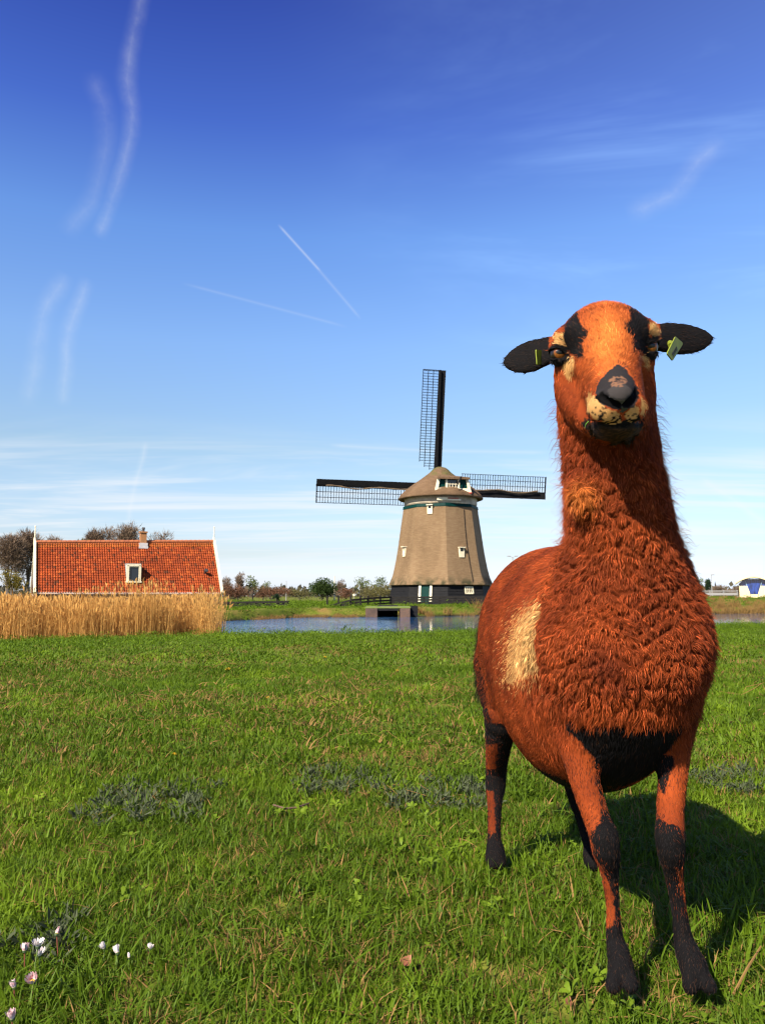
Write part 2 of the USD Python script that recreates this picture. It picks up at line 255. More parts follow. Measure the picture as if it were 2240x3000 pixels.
def windmill():
    O = np.array([5.38, 74.0, -.22])
    W = thing('windmill', 'thatched octagonal windmill with black base and lattice sails across the water', 'windmill', O)
    A0 = math.radians(3)
    def ring(R, z, n=96, rnd=.994):
        ph = np.arange(n) * 2 * np.pi / n + A0; k = (np.arange(n) * 2 * np.pi / n) % (np.pi / 4) - np.pi / 8
        r = np.minimum(R * math.cos(np.pi / 8) / np.cos(k), R * rnd)
        return np.stack([r * np.sin(ph), -r * np.cos(ph), np.full(n, z)], 1)
    def skin(rings):
        n = len(rings[0]); v = np.vstack(rings); f = []
        for a in range(len(rings) - 1):
            for j in range(n): k = (j + 1) % n; f.append((a * n + j, a * n + k, (a + 1) * n + k, a * n + k + 0 if False else (a + 1) * n + j))
        return v, np.array(f)
    Z0 = O[2]
    prof = [(1.85, 4.82), (2.02, 4.74), (2.55, 4.52), (3.3, 4.33), (4.7, 4.06), (6.7, 3.77), (8.78, 3.47)]
    th = thatch_mat('thatch', ((.140, .086, .046), (.182, .119, .065), (.230, .157, .088)), (2.7, 1.95, (.050, .044, .022)))
    capth = thatch_mat('cap_thatch', ((.085, .050, .027), (.12, .074, .041), (.16, .102, .058)), (11.6, 12.1, (.075, .078, .022)))
    zz = np.linspace(1.85, 8.78, 40); rr = np.interp(zz, *zip(*prof))
    from scipy.interpolate import PchipInterpolator
    rr = PchipInterpolator(*map(np.array, zip(*prof)))(zz)
    rings = [ring(4.40, 1.89), ring(4.60, 1.71), ring(4.84, 1.77)] + [ring(r + .005 * math.sin(z * 9), z) for z, r in zip(zz, rr)]
    body = obj('thatched_body', skin(rings), th, W, smooth=32)
    # black boarded base: planks board by board on the eight faces
    cosb = math.cos(np.pi / 8)
    def face_frame(k, R0, R1, z0, z1):
        "corners of face k of the base"
        a, b = A0 + (k - 2) * np.pi / 4, A0 + (k - 1) * np.pi / 4
        c = lambda R, p_, z: np.array([R * math.sin(p_), -R * math.cos(p_), z])
        return c(R0, a, z0), c(R0, b, z0), c(R1, a, z1), c(R1, b, z1)
    rb, rt, rows = 4.84, 4.50, 9
    for k in range(8):
        p0, p1, q0, q1 = face_frame(k, rb, rt, -.20, 1.87); nrm = unit(np.cross(p1 - p0, q0 - p0)); nrm = nrm if nrm @ (p0 + p1 + q0 + q1) > 0 and (nrm[:2] @ (p0 + p1)[:2]) > 0 else -nrm
        nseg = 2 if k in (1, 2, 3) else 1
        for i in range(rows):
            s0, s1 = i / rows, (i + 1.10) / rows
            for sgi in range(nseg):
                cut = (.45 + .2 * ((i * 7 + k * 3) % 3 - 1)) if nseg == 2 else 1.0
                u0, u1 = (0, cut) if sgi == 0 else (cut + .003, 1.0)
                cs_ = [p0 + (p1 - p0) * u + ((q0 + (q1 - q0) * u) - (p0 + (p1 - p0) * u)) * s for s, u in ((s0, u0), (s0, u1), (s1, u1), (s1, u0))]
                lap = [.035, .035, .004, .004]
                out = [c + nrm * l for c, l in zip(cs_, lap)]; inn = [c - nrm * .03 for c in cs_]
                obj('plank', trimesh.convex.convex_hull(np.array(out + inn)), black_wood, W)
    core = skin([ring(4.74, -.6, 8, 1.0), ring(4.72, -.1, 8, 1.0), ring(4.36, 1.95, 8, 1.0)]); obj('inner_wall', core, dark_void, W)
    # things set on the skin: find the surface along a line of sight
    def onto(px, py, base=False):
        for d in np.arange(66, 75, .01):
            p = at(px, py, d) - O; z = p[2]
            R = np.interp(z, [-.20, 1.87], [rb, rt]) if base else float(np.interp(z, zz, rr))
            ph = (math.atan2(p[0], -p[1]) - A0) % (np.pi / 4) - np.pi / 8
            if math.hypot(p[0], p[1]) <= R * cosb / math.cos(ph): return p
    def frame_at(p):
        k = math.floor((math.atan2(p[0], -p[1]) - A0) / (np.pi / 4)); mid = A0 + (k + .5) * np.pi / 4
        n_ = np.array([math.sin(mid), -math.cos(mid), 0]); e = np.array([math.cos(mid), math.sin(mid), 0]); return e, n_
    def placed(m, p, e, n_):
        M = np.eye(4); M[:3, 0], M[:3, 1], M[:3, 2], M[:3, 3] = e, -n_, (0, 0, 1), p; m.apply_transform(M); return m
    for x, y, w, h_ in ((1259.5, 1493, .46, .78), (1185.5, 1617, .42, .86), (1350.5, 1619, .50, .84)):
        p = onto(x, y); e, n_ = frame_at(p)
        fr = obj('hatch_window', placed(cat_([box((w, .34, h_ * .62), (0, .03, -h_ * .19)), box((.09, .34, h_ * .38), (-w / 2 + .045, .03, h_ * .31)), box((.09, .34, h_ * .38), (w / 2 - .045, .03, h_ * .31)), box((w + .12, .5, .07), (0, -.02, h_ * .5 + .035))]), p, e, n_), white_paint, W)
        obj('pane', placed(box((w - .18, .1, h_ * .37), (0, .02, h_ * .31)), p, e, n_), glass_dark, fr)
    p = onto(1246, 1742, True); e, n_ = frame_at(p); zc = .95; p[2] = zc
    lean = (rb - rt) * cosb / 2.07
    def tilt(m): v = m.vertices; v[:, 1] += (v[:, 2]) * lean; m.vertices = v; return m
    door = obj('door', placed(tilt(cat_([box((.24, .06, 2.0), (i * .245, -.03 - .008 * (i % 2), -.05)) for i in (-1, 0, 1)])), p, e, n_), green_paint, W)
    for s in (-1, 1):
        po = obj('door_post', placed(tilt(box((.20, .16, 1.22), (s * .50, -.06, .27))), p, e, n_), white_paint, W)
        obj('post_base', placed(tilt(cat_([box((.205, .17, .17), (s * .50, -.06, -.43)), box((.205, .17, .17), (s * .50, -.06, -.67))])), p, e, n_), white_paint, po)
        obj('post_band', placed(tilt(cat_([box((.19, .155, .09), (s * .50, -.06, -.55)), box((.19, .155, .07), (s * .50, -.06, -.30)), box((.19, .155, .12), (s * .50, -.06, -.80))])), p, e, n_), black_wood, po)
    p = onto(1372.5, 1729, True); e, n_ = frame_at(p)
    fr = cat_([box((.86, .10, .11), (0, -.05, -.28)), box((.86, .10, .08), (0, -.05, .27)), box((.10, .10, .62), (-.38, -.05, 0)), box((.10, .10, .62), (.38, -.05, 0))] + [box((.045, .08, .5), (q, -.05, 0)) for q in (-.17, 0, .17)] + [box((.7, .08, .04), (0, -.05, .06))])
    fr = obj('window', placed(tilt(fr), p, e, n_), white_paint, W); obj('pane', placed(tilt(box((.72, .02, .5), (0, -.02, 0))), p, e, n_), glass_dark, fr)
    # rings under the cap, cap, gable window
    obj('green_band', skin([ring(3.40, 8.70, 96, .994), ring(3.54, 8.72, 96, .994), ring(3.50, 8.98, 96, .994), ring(3.2, 9.06, 96, .994)]), green_paint, W, smooth=30)
    grey = mat('weathered_cream', (.33, .28, .20), .8, (.22, .17, .12), 3); ring_m = lathe([(0, 9.0), (3.30, 9.0), (3.36, 9.1), (3.36, 9.8), (0, 9.8)], 64); obj('cap_ring', ring_m, grey, W, smooth=30)
    M = np.eye(4); a = math.radians(8)
    trim = [box((.95, .12, .26), (-.45, 0, .05)), box((1.35, .12, .13), (.55, 0, -.03))]
    tr_ = cat_(trim); tr_.apply_transform(trimesh.transformations.rotation_matrix(a, [0, 0, 1])); tr_.apply_translation([.35, -3.38, 9.30]); obj('sill_board', tr_, white_paint, W)
    rd = box((.95, .12, .06), (.55, 0, .10)); rd.apply_transform(trimesh.transformations.rotation_matrix(a, [0, 0, 1])); rd.apply_translation([.35, -3.38, 9.30]); obj('red_board', rd, red_paint, W)
    cp = [(3.2, 9.72), (3.78, 9.60), (3.92, 9.70), (3.84, 9.92), (3.40, 10.38), (2.55, 11.06), (1.95, 11.48), (1.40, 11.88), (1.02, 12.18), (.72, 12.48), (.40, 12.68), (0, 12.76)]
    from scipy.interpolate import PchipInterpolator as PI
    t_ = np.linspace(0, len(cp) - 1, 60); cpp = PI(np.arange(len(cp)), np.array(cp), axis=0)(t_); cm = lathe(cpp, 72); v = np.array(cm.vertices)
    v[:, :2] *= (1 + .03 * (meshkit.fbm(v * 1.3, 3, 8)[:, None] - .5)); v[:, 1] *= 1.0 ; cm.vertices = v
    cap = obj('cap', cm, capth, W, smooth=32)
    R = trimesh.transformations.rotation_matrix(math.radians(10), [0, 0, 1])
    def capbox(parts):
        m = cat_(parts); m.apply_transform(R); m.apply_translation([.30, 0, 0]); return m
    yf = -3.28
    def trap(x0a, x1a, x0b, x1b, za, zb, y, t):
        return trimesh.convex.convex_hull([(x, yy, z) for (x, z) in ((x0a, za), (x1a, za), (x0b, zb), (x1b, zb)) for yy in (y, y + t)])
    lo_, hi_ = 10.02, 11.12
    fr = [trap(-1.68, -1.40, -1.42, -1.20, lo_ - .05, hi_, yf - .10, .18), trap(1.40, 1.68, 1.20, 1.42, lo_ - .05, hi_, yf - .10, .18), trap(-1.5, 1.5, -1.44, 1.44, lo_, lo_ + .30, yf - .06, .14), box((.17, .14, .78), (-.58, yf, lo_ + .68)), box((.17, .14, .78), (.52, yf, lo_ + .68)),
          box((.95, .08, .05), (-.03, yf, lo_ + .66))] + [box((.05, .08, .5), (q, yf, lo_ + .52)) for q in (-.3, -.03, .24)]
    win = obj('gable_window', capbox(fr), white_paint, W)
    obj('pane', capbox([box((1.0, .03, .8), (-.03, yf + .08, lo_ + .68))]), glass_dark, win)
    obj('shutter', capbox([trap(-1.42, -.66, -1.25, -.66, lo_ + .30, hi_, yf + .04, .05)]), green_paint, win); obj('shutter', capbox([trap(.60, 1.42, .60, 1.25, lo_ + .30, hi_, yf + .04, .05)]), green_paint, win)
    obj('red_foot', capbox([box((.30, .16, .10), (-1.56, yf - .02, lo_ - .10))]), red_paint, win); obj('red_foot', capbox([box((.30, .16, .10), (1.56, yf - .02, lo_ - .10))]), red_paint, win)
    obj('window_housing', capbox([trimesh.convex.convex_hull([(-1.5, yf + .1, lo_ - .15), (1.5, yf + .1, lo_ - .15), (-1.3, yf + .1, hi_), (1.3, yf + .1, hi_), (-1.4, -1.6, lo_ - .1), (1.4, -1.6, lo_ - .1), (-1.0, -1.6, hi_), (1.0, -1.6, hi_)])]), dark_void, W)
    obj('window_hood', capbox([trimesh.convex.convex_hull([(-1.50, yf - .32, hi_ - .02), (1.50, yf - .32, hi_ - .02), (-1.45, yf - .30, hi_ + .16), (1.45, yf - .30, hi_ + .16), (-1.0, -1.5, hi_ + .10), (1.0, -1.5, hi_ + .10), (-.8, -1.3, hi_ + .62), (.8, -1.3, hi_ + .62)])]), capth, W)
    obj('lever_pole', tube([at(1338, 1424, 70.3) - O, at(1350, 1396, 70.6) - O], .06, 6), black_wood, W)
    obj('lightning_cable', tube([at(x, y, 0) * 0 + (onto(x, y) + (onto(x, y) / np.linalg.norm(onto(x, y)[:2]) * [.06, .06, 0])) for x, y in ((1357, 1492), (1360, 1540), (1366, 1600), (1376, 1660), (1384, 1705))], .022, 5), black_wood, W)
    # sails
    hub = np.array([at(1272, 1434, 77.6)[0], 77.6, at(1282, 1434, 77.6)[2]]) - O
    psi, roll = math.radians(12), math.radians(-.5)
    Rz = trimesh.transformations.rotation_matrix(psi, [0, 0, 1]) @ trimesh.transformations.rotation_matrix(math.radians(9), [1, 0, 0])
    sail_w = plank_mat('sail_timber', (.0045, .0045, .0055), (.010, .0095, .0095))
    cloth = mat('furled_sailcloth', (.11, .07, .034), .9, (.07, .045, .024), 6)
    ax = cat_([tube([(0, -3.6, -.2), (0, .55, 0)], [.34, .34], 12), box((.7, .7, .9), (0, .25, 0))]); ax.apply_transform(Rz); ax.apply_translation(hub); obj('wind_shaft', ax, sail_w, W)
    def spin(m, a_):
        M = trimesh.transformations.rotation_matrix(-a_, [0, 1, 0]); m.apply_transform(M); m.apply_transform(Rz); m.apply_translation(hub); return m
    Ls = 11.55
    for k in range(4):
        a_ = roll + k * np.pi / 2
        st = trimesh.convex.convex_hull([(sx * w, (.14 if k % 2 else -.14) + sy * w, z) for z, w in ((-.2, .17), (Ls, .11)) for sx in (-1, 1) for sy in (-1, 1)])
        s_ = obj('sail', spin(st, a_), sail_w, W)
        bd = trimesh.convex.convex_hull([(x, y, z) for x, y in ((.06, -.02), (.06, .03), (.60, -.10), (.60, -.06)) for z in (1.9, Ls)] ); obj('wind_board', spin(bd, a_), sail_w, s_)
        bars = [box((.055, .06, Ls - z0), (x, .03 + .05 * x, (Ls + z0) / 2)) for x, z0 in ((-.60, 1.9), (-1.12, 2.15), (-1.64, 2.65))]
        for i, z in enumerate(np.arange(2.0, Ls + .01, .262)):
            w = .66 if z < 2.1 else (1.18 if z < 2.6 else 1.68); bars.append(box((w, .05, .05), (-w / 2 + .02, .0, z)))
        bars.append(box((1.68, .06, .07), (-.82, 0, Ls - .03)))
        obj('lattice', spin(cat_(bars), a_), sail_w, s_)
        if k in (1, 3):
            zf = np.linspace(2.2, Ls - .9, 40); wob = (.13 * np.sin(zf * 1.3 + k) * np.clip((zf - 3) / 4, 0, 1) - .10)
            obj('furled_sail', spin(tube(np.stack([wob, np.full(40, -.24), zf], 1), .075 + .02 * np.sin(zf * 5), 6), a_), cloth, s_)
    return W
windmill()
# ---------------------------------------------------------------- tiled house behind the reeds
def tile_house():
    A = at(624, 1588, 64.0); a = math.radians(26); Lr, Hh = 13.0, 2.75
    e = np.array([math.cos(a), math.sin(a), 0]); n = np.array([math.sin(a), -math.cos(a), 0])
    B = A - e * Lr; B[2] = at(103, 1590, B[1])[2]; zE = .80
    O = (A + B) / 2; O[2] = -.55
    Hs = thing('tile_house', 'long low house with orange pantile roof behind the golden reeds', 'house', O)
    eA, eB = A + n * Hh, B + n * Hh; eA[2] = eB[2] = zE
    bA, bB = A - n * Hh, B - n * Hh; bA[2] = bB[2] = zE
    def roof_pt(s, t, up=0.0):
        "s along from left to right, t from ridge to eave; up along the roof's outward normal"
        p = (B * (1 - t) + eB * t) * (1 - s) + (A * (1 - t) + eA * t) * s
        return p
    nr_ = unit(np.cross(eA - A, e)); nr_ = nr_ if nr_[2] > 0 else -nr_
    rows, cols, sub = 21, 76, 6
    tr = np.random.default_rng(3); V, Fc, col = [], [], []
    prof = np.array([-.2, .55, 1.0, .75, .1, -.35])
    for r in range(rows):
        t0, t1 = r / rows, (r + 1.12) / rows
        ct = tr.random(cols)
        for c in range(cols):
            j = tr.normal(0, .004, 3); base = len(V); ss = np.linspace(c / cols, (c + 1) / cols, sub + 1)
            hs = np.r_[prof, prof[0]] * .042
            for k, s in enumerate(ss):
                lift0, lift1 = .012 + hs[k] + j[0], .052 + hs[k] + j[0]
                V += [(roof_pt(s, t0 + j[1]) + nr_ * lift0), (roof_pt(s, t1 + j[1]) + nr_ * lift1), (roof_pt(s, t1 + j[1]) + nr_ * (lift1 - .045))]
            for k in range(sub):
                i0, i1 = base + 3 * k, base + 3 * (k + 1)
                Fc += [(i0, i0 + 1, i1 + 1), (i0, i1 + 1, i1), (i0 + 1, i0 + 2, i1 + 2), (i0 + 1, i1 + 2, i1 + 1)]
            u = ct[c]; g = np.array([.24, .046, .013]) * (1 - u) + np.array([.15, .031, .012]) * u
            if tr.random() < .06: g = np.array([.085, .028, .014])
            if tr.random() < .06: g = np.array([.30, .068, .018])
            if r < 2: g = g * .6 + np.array([.26, .09, .018]) * .4
            col += [g] * (3 * (sub + 1))
    tile_m = usdkit.material(stage, '/World/Looks/roof_tiles', {'a': ('attribute', {'attribute': 'tint'}), 'g': ('geometry', {}), 'n': ('noise_texture', {'scale': .55, 'detail': 5.0, 'roughness': .65}), 'r': ('rgb_ramp', {'ramp': [(.28, (.80, .73, .68)), (.50, (.97, .96, .95)), (.70, (1.2, 1.12, 1.0))]}),
        'm': ('mix', {'mix_type': 'multiply', 'fac': 1.0}), 'p': ('principled_bsdf', {'roughness': .8, 'specular_ior_level': .06})}, [('g.position', 'n.vector'), ('n.fac', 'r.fac'), ('a.color', 'm.color1'), ('r.color', 'm.color2'), ('m.color', 'p.base_color')], surface='p.BSDF')
    obj('roof_tiles', (np.array(V) - O, np.array(Fc)), tile_m, Hs, color=np.array(col), kind='stuff')
    L = lambda p: np.asarray(p) - O
    slab = lambda pts, th, nn: trimesh.convex.convex_hull(np.vstack([np.array(pts), np.array(pts) - nn * th]))
    wood = mat('roof_boards', (.06, .04, .03), .9)
    obj('roof_deck', slab([L(q) - nr_ * .16 for q in (A, B, eB, eA)], .10, nr_), wood, Hs)
    nb = nr_ * [1, 1, 1]; nb = unit(np.array([-nr_[0], -nr_[1], nr_[2]])); obj('rear_roof', slab([L(q) - nb * .06 for q in (A, B, bB, bA)], .10, nb), mat('rear_tiles', (.26, .05, .016), .8, (.16, .04, .016), 5, .02, 6), Hs)
    ridge = mat('ridge_tiles', (.30, .085, .02), .8, (.20, .05, .016), 3)
    nrt = 38
    for i in range(nrt):
        p, q = B + (A - B) * (i / nrt), B + (A - B) * ((i + 1.04) / nrt); obj('ridge_tile', tube([L(p) + [0, 0, .03], L(q) + [0, 0, .045]], [.13, .145], 8), ridge, Hs)
    brick = usdkit.material(stage, '/World/Looks/house_brick', {'g': ('texture_coordinate', {}), 'm': ('mapping', {'rotation': (math.pi / 2, 0, 0)}), 'b': ('brick_texture', {'color1': (.20, .085, .045), 'color2': (.14, .055, .035), 'mortar': (.22, .19, .16), 'scale': 4.0, 'mortar_size': .014, 'brick_width': .9, 'row_height': .28}),
        'p': ('principled_bsdf', {'roughness': .9})}, [('g.object', 'm.vector'), ('m.vector', 'b.vector'), ('b.color', 'p.base_color')], surface='p.BSDF')
    ins = .12
    w0, w1, w2, w3 = eA - n * ins - e * .1, eB - n * ins + e * .1, bB + n * ins + e * .1, bA + n * ins - e * .1
    def wall(p, q, zt=None):
        pts = [p * [1, 1, 0] + [0, 0, -.8], q * [1, 1, 0] + [0, 0, -.8], q, p]; k = unit(np.cross(q - p, [0, 0, 1]))
        return slab([L(x) for x in pts], .2, k)
    obj('wall', wall(w1, w0), brick, Hs); obj('wall', wall(w3, w2), brick, Hs)
    for (p, q, top) in ((w0, w3, A - e * .1), (w2, w1, B + e * .1)):
        k = unit(np.cross(q - p, [0, 0, 1])); pts = [p * [1, 1, 0] + [0, 0, -.8], q * [1, 1, 0] + [0, 0, -.8], q - [0, 0, .12], p - [0, 0, .12], top - [0, 0, .18]]
        obj('gable_wall', slab([L(x) for x in pts], .2, k), brick, Hs)
    fascia = mat('pink_fascia', (.52, .36, .28), .7); obj('gutter_board', beam(L(eB) + [0, 0, -.02], L(eA) + [0, 0, -.02], .10, .14), fascia, Hs)
    for p, q, bk in ((A, eA, bA), (B, eB, bB)):
        out = e * (.06 if p is A else -.06)
        obj('barge_board', beam(L(p + out + nr_ * .06), L(q + out + nr_ * .06 + (q - p) * .02), .16, .34, nr_), white_paint, Hs, label='white barge board on the ' + ('right' if p is A else 'left') + ' gable edge')
        obj('barge_board', beam(L(p + out), L(bk + out), .09, .28, nb), white_paint, Hs)
        f = L(p + out); obj('finial', cat_([box((.13, .13, .5), f + [0, 0, .1]), tube([f + [0, 0, .3], f + [0, 0, 1.15]], [.055, .035], 8), trimesh.creation.icosphere(1, .06).apply_translation(f + [0, 0, 1.18])]), white_paint, Hs)
    # chimney
    c = L(B + (A - B) * ((406 - 103) / (624 - 103))) + n * .10
    M = np.eye(4); M[:3, 0], M[:3, 1] = e, -n
    def put(m): m.apply_transform(M); m.apply_translation(c); return m
    ch = obj('chimney', put(cat_([box((.46, .46, 1.35), (0, 0, .13)), box((.58, .58, .11), (0, 0, .76))])), usdkit.material(stage, '/World/Looks/yellow_brick', {'g': ('texture_coordinate', {}), 'm': ('mapping', {'rotation': (math.pi / 2, 0, 0)}), 'b': ('brick_texture', {'color1': (.30, .12, .028), 'color2': (.22, .09, .03), 'mortar': (.2, .15, .1), 'scale': 6.0, 'mortar_size': .012}),
        'p': ('principled_bsdf', {'roughness': .9})}, [('g.object', 'm.vector'), ('m.vector', 'b.vector'), ('b.color', 'p.base_color')], surface='p.BSDF'), Hs)
    obj('chimney_pot', put(tube([(0, 0, .8), (0, 0, .98), (0, 0, 1.0), (0, 0, 1.14)], [.11, .09, .13, .11], 12)), mat('pot_clay', (.035, .03, .03), .8), ch)
    obj('lead_flashing', put(cat_([box((.62, .56, .34), (0, -.04, -.24)), box((.68, .1, .16), (0, -.30, -.42))])), mat('lead', (.45, .42, .40), .55, (.3, .28, .27), 6), ch)
    # roof window standing off the slope, and a vent pipe
    s = (372 - 100) / (635 - 100); tm = (1683 - 1590) / 147
    p = roof_pt(s, tm); fz = L(p) + n * .55
    M[:3, 3] = 0
    def putw(m): m.apply_transform(M); m.apply_translation(fz); return m
    w_, h_ = .98, 1.22
    fr = obj('roof_window', putw(cat_([box((w_, .12, .16), (0, 0, h_ / 2)), box((w_ + .12, .2, .12), (0, -.02, -h_ / 2)), box((.18, .12, h_), (-w_ / 2 + .06, 0, 0)), box((.16, .12, h_), (w_ / 2 - .06, 0, 0)), box((w_ - .3, .06, .05), (0, .02, h_ / 2 - .12))])), white_paint, Hs)
    obj('pane', putw(box((w_ - .2, .02, h_ - .1), (0, .05, 0))), glass_dark, fr)
    obj('cheek', putw(cat_([trimesh.convex.convex_hull([(sx * (w_ / 2 - .03) + q, y, z) for q in (-.03, .03) for y, z in ((.06, h_ / 2 + .05), (.06, -h_ / 2), (1.5, h_ / 2 + .05))]) for sx in (-1, 1)] + [box((w_ + .04, 1.5, .06), (0, .72, h_ / 2 + .09))])), mat('grey_cheek', (.28, .27, .26), .7), fr)
    v = L(roof_pt((594 - 100) / (635 - 100), (1682 - 1590) / 147)); obj('vent_pipe', cat_([tube([v - nr_ * .1, v + nr_ * .38], .08, 10), tube([v + nr_ * .3, v + nr_ * .42], .15, 10)]), mat('vent_black', (.02, .02, .02), .6), Hs)
tile_house()
# ---------------------------------------------------------------- trees and shrubs beyond the water
def leafy(name, tones, trans=.25, rough=.8):
    ins = {'g': ('geometry', {}), 'r': ('rgb_ramp', {'ramp': [(0, tones[0]), (.5, tones[1]), (1, tones[2])]}), 'd': ('principled_bsdf', {'roughness': rough, 'specular_ior_level': .15}), 't': ('translucent_bsdf', {}), 'm': ('mix_closure', {'fac': trans})}
    return usdkit.material(stage, f'/World/Looks/{name}', ins, [('g.random_per_island', 'r.fac'), ('r.color', 'd.base_color'), ('r.color', 't.color'), ('d.BSDF', 'm.closure1'), ('t.BSDF', 'm.closure2')], surface='m.closure')
TREE = {'brown': leafy('bare_twigs', ((.14, .095, .062), (.20, .14, .092), (.26, .19, .12)), .15), 'red': leafy('red_twigs', ((.11, .052, .028), (.17, .082, .042), (.19, .12, .055)), .15),
        'olive': leafy('budding_twigs', ((.10, .088, .03), (.15, .13, .042), (.20, .17, .06))), 'green': leafy('bush_leaves', ((.030, .050, .010), (.055, .080, .014), (.095, .115, .022))),
        'pale': leafy('young_leaves', ((.10, .12, .045), (.15, .17, .065), (.20, .22, .095))), 'dark': leafy('dark_leaves', ((.014, .032, .014), (.022, .046, .018), (.035, .065, .024))), 'gold': leafy('yellow_buds', ((.13, .10, .016), (.18, .14, .02), (.22, .17, .03)))}
bark = mat('bark', (.075, .055, .04), .9, (.12, .095, .07), 6)
def shards(P, D, ln, wd, rg):
    "thin leaf or twig faces: a kite at each point P along D"
    n = len(P); D = D / np.linalg.norm(D, axis=1, keepdims=True); r = rg.normal(0, 1, (n, 3)); S = np.cross(D, r); S /= np.linalg.norm(S, axis=1, keepdims=True) + 1e-9
    ln, wd = np.broadcast_to(ln, n)[:, None], np.broadcast_to(wd, n)[:, None]
    v = np.stack([P, P + D * ln * .45 + S * wd / 2, P + D * ln, P + D * ln * .45 - S * wd / 2], 1).reshape(-1, 3); b = np.arange(n)[:, None] * 4
    return v, np.vstack([b + [0, 1, 2], b + [0, 2, 3]])
def tree(name, label, px, ytop, wpx, d, kind='brown', n=1500, trunk=.3, group=None, cat='tree', upright=.6, lobes=7, ybase=None):
    rg = hashed(name, px, ytop, d)
    x = (px - CX) / F * d; zb = float(height(x, d)) if ybase is None else at(px, ybase, d)[2]; zt = at(px, ytop, d)[2]; w = wpx / F * d; H = zt - zb
    t = thing(name, label, cat, (x, d, zb), 0, group)
    tw = max(.04, H * .025)
    tops = []; parts = [tube([(0, 0, -.3), (rg.normal(0, .02) * H, 0, H * .3), (rg.normal(0, .03) * H, 0, H * .62)], [tw, tw * .7, tw * .3], 7)]
    for k in range(lobes):
        a = rg.uniform(0, 6.28); r = w * .5 * math.sqrt(rg.random()) * .62; z = H * (trunk + (1 - trunk) * rg.uniform(.28, .80)); c = np.array([r * math.cos(a), r * math.sin(a), z]); tops.append(c)
        st = np.array([0, 0, H * rg.uniform(.05, trunk + .15)]); parts.append(tube([st, st * .4 + c * .6 + [0, 0, -.05 * H], c], [tw * .5, tw * .3, tw * .12], 5))
    if kind == 'brown': n = int(n * 1.7)
    obj('trunk', cat_(parts), bark, t)
    tops = np.array(tops); k = rg.integers(0, lobes, n); rl = np.array([w * rg.uniform(.24, .36), w * rg.uniform(.24, .36), H * (1 - trunk) * rg.uniform(.24, .34)])
    q = rg.normal(0, 1, (n, 3)); q /= np.linalg.norm(q, axis=1, keepdims=True); q *= rg.random(n)[:, None] ** .45
    sz = rg.uniform(.65, 1.2, lobes)[k][:, None]
    P = tops[k] + q * rl * sz; P[:, 2] = np.clip(P[:, 2], .02 * H, H * rg.uniform(.93, 1.03, n))
    D = q * [1, 1, .5] + [0, 0, upright] + rg.normal(0, .35, (n, 3))
    px_m = d / F
    ln, wd = {'brown': (.085 * H, 1.5 * px_m), 'red': (.10 * H, 2.0 * px_m), 'olive': (.06 * H, 3.2 * px_m)}.get(kind, (.05 * H, 4.2 * px_m))
    obj('crown', shards(P, D, ln * rg.uniform(.5, 1.3, n), wd * rg.uniform(.6, 1.2, n), rg), TREE[kind], t)
    return t
T_ = tree
T_('tree', 'tall bare brown tree at the left picture edge beside the house', 28, 1572, 96, 92, 'brown', 4200, .25)
T_('tree', 'bare grey brown tree touching the left barge board of the house', 88, 1560, 80, 96, 'brown', 3400, .25)
T_('shrub', 'yellow green shrub left of the house above the reeds', 38, 1668, 84, 78, 'gold', 1500, .1, cat='shrub')
T_('tree', 'round bare crown above the left third of the roof ridge', 166, 1561, 64, 104, 'brown', 2200, .45)
T_('tree', 'low olive brown crown just above the roof ridge', 238, 1571, 56, 103, 'olive', 1500, .5)
T_('tree', 'widest bare crown above the middle of the roof ridge', 292, 1545, 76, 107, 'brown', 2600, .45)
T_('tree', 'bare crown behind the left side of the yellow brick chimney', 372, 1547, 74, 106, 'brown', 2500, .45)
T_('tree', 'thin airy bare crown right of the yellow brick chimney', 466, 1557, 60, 110, 'brown', 1100, .45)
T_('tree', 'narrow brown poplar just right of the house gable', 700, 1681, 34, 118, 'brown', 900, .1, upright=1.6)
T_('tree', 'short brown tree closest to the right end of the house', 668, 1690, 40, 116, 'brown', 900, .1, upright=1.4)
T_('tree', 'slender pale green tree among the reddish bushes', 742, 1688, 34, 120, 'pale', 500, .15, upright=1.2)
T_('tree', 'small rounded grey green tree left of the thin mast', 772, 1702, 42, 121, 'pale', 700, .2)
T_('shrub', 'reddish brown thicket right behind the low black fence', 690, 1712, 110, 100, 'red', 2600, .05, cat='shrub', lobes=12)
T_('shrub', 'red brown bushes in the middle of the far bank', 795, 1716, 120, 102, 'red', 2600, .05, cat='shrub', lobes=12)
T_('shrub', 'brown green bushes left of the dense green bush', 880, 1718, 96, 104, 'olive', 1800, .05, cat='shrub', lobes=10)
T_('shrub', 'small dark green conifer bush above the low black fence', 811, 1739, 26, 74, 'dark', 700, .05, cat='shrub')
T_('tree', 'big dense green bush halfway between house and windmill', 944, 1692, 92, 98, 'green', 4200, .08, lobes=14)
T_('tree', 'small bare grey tree between the green bush and the windmill', 994, 1696, 34, 130, 'brown', 600, .35)
T_('shrub', 'low red brown bushes right of the white mast', 1015, 1722, 66, 124, 'red', 1300, .05, cat='shrub', lobes=8)
T_('tree', 'loose pale sapling group left of the thatched mill', 1066, 1692, 64, 112, 'pale', 420, .3, upright=1.5)
T_('tree', 'feathery pale sapling nearest the left wall of the mill', 1112, 1688, 50, 114, 'pale', 380, .3, upright=1.5)
T_('shrub', 'olive yellow hedge meeting the left corner of the mill', 1094, 1712, 130, 96, 'olive', 3000, .05, cat='shrub', lobes=14)
T_('tree', 'slim dark conifer right of the sheep on the horizon', 2072, 1687, 20, 140, 'dark', 800, .12, upright=1.5)
T_('tree', 'hazy pale tree peeping out beside the neck of the sheep', 2040, 1690, 44, 140, 'pale', 700, .2)
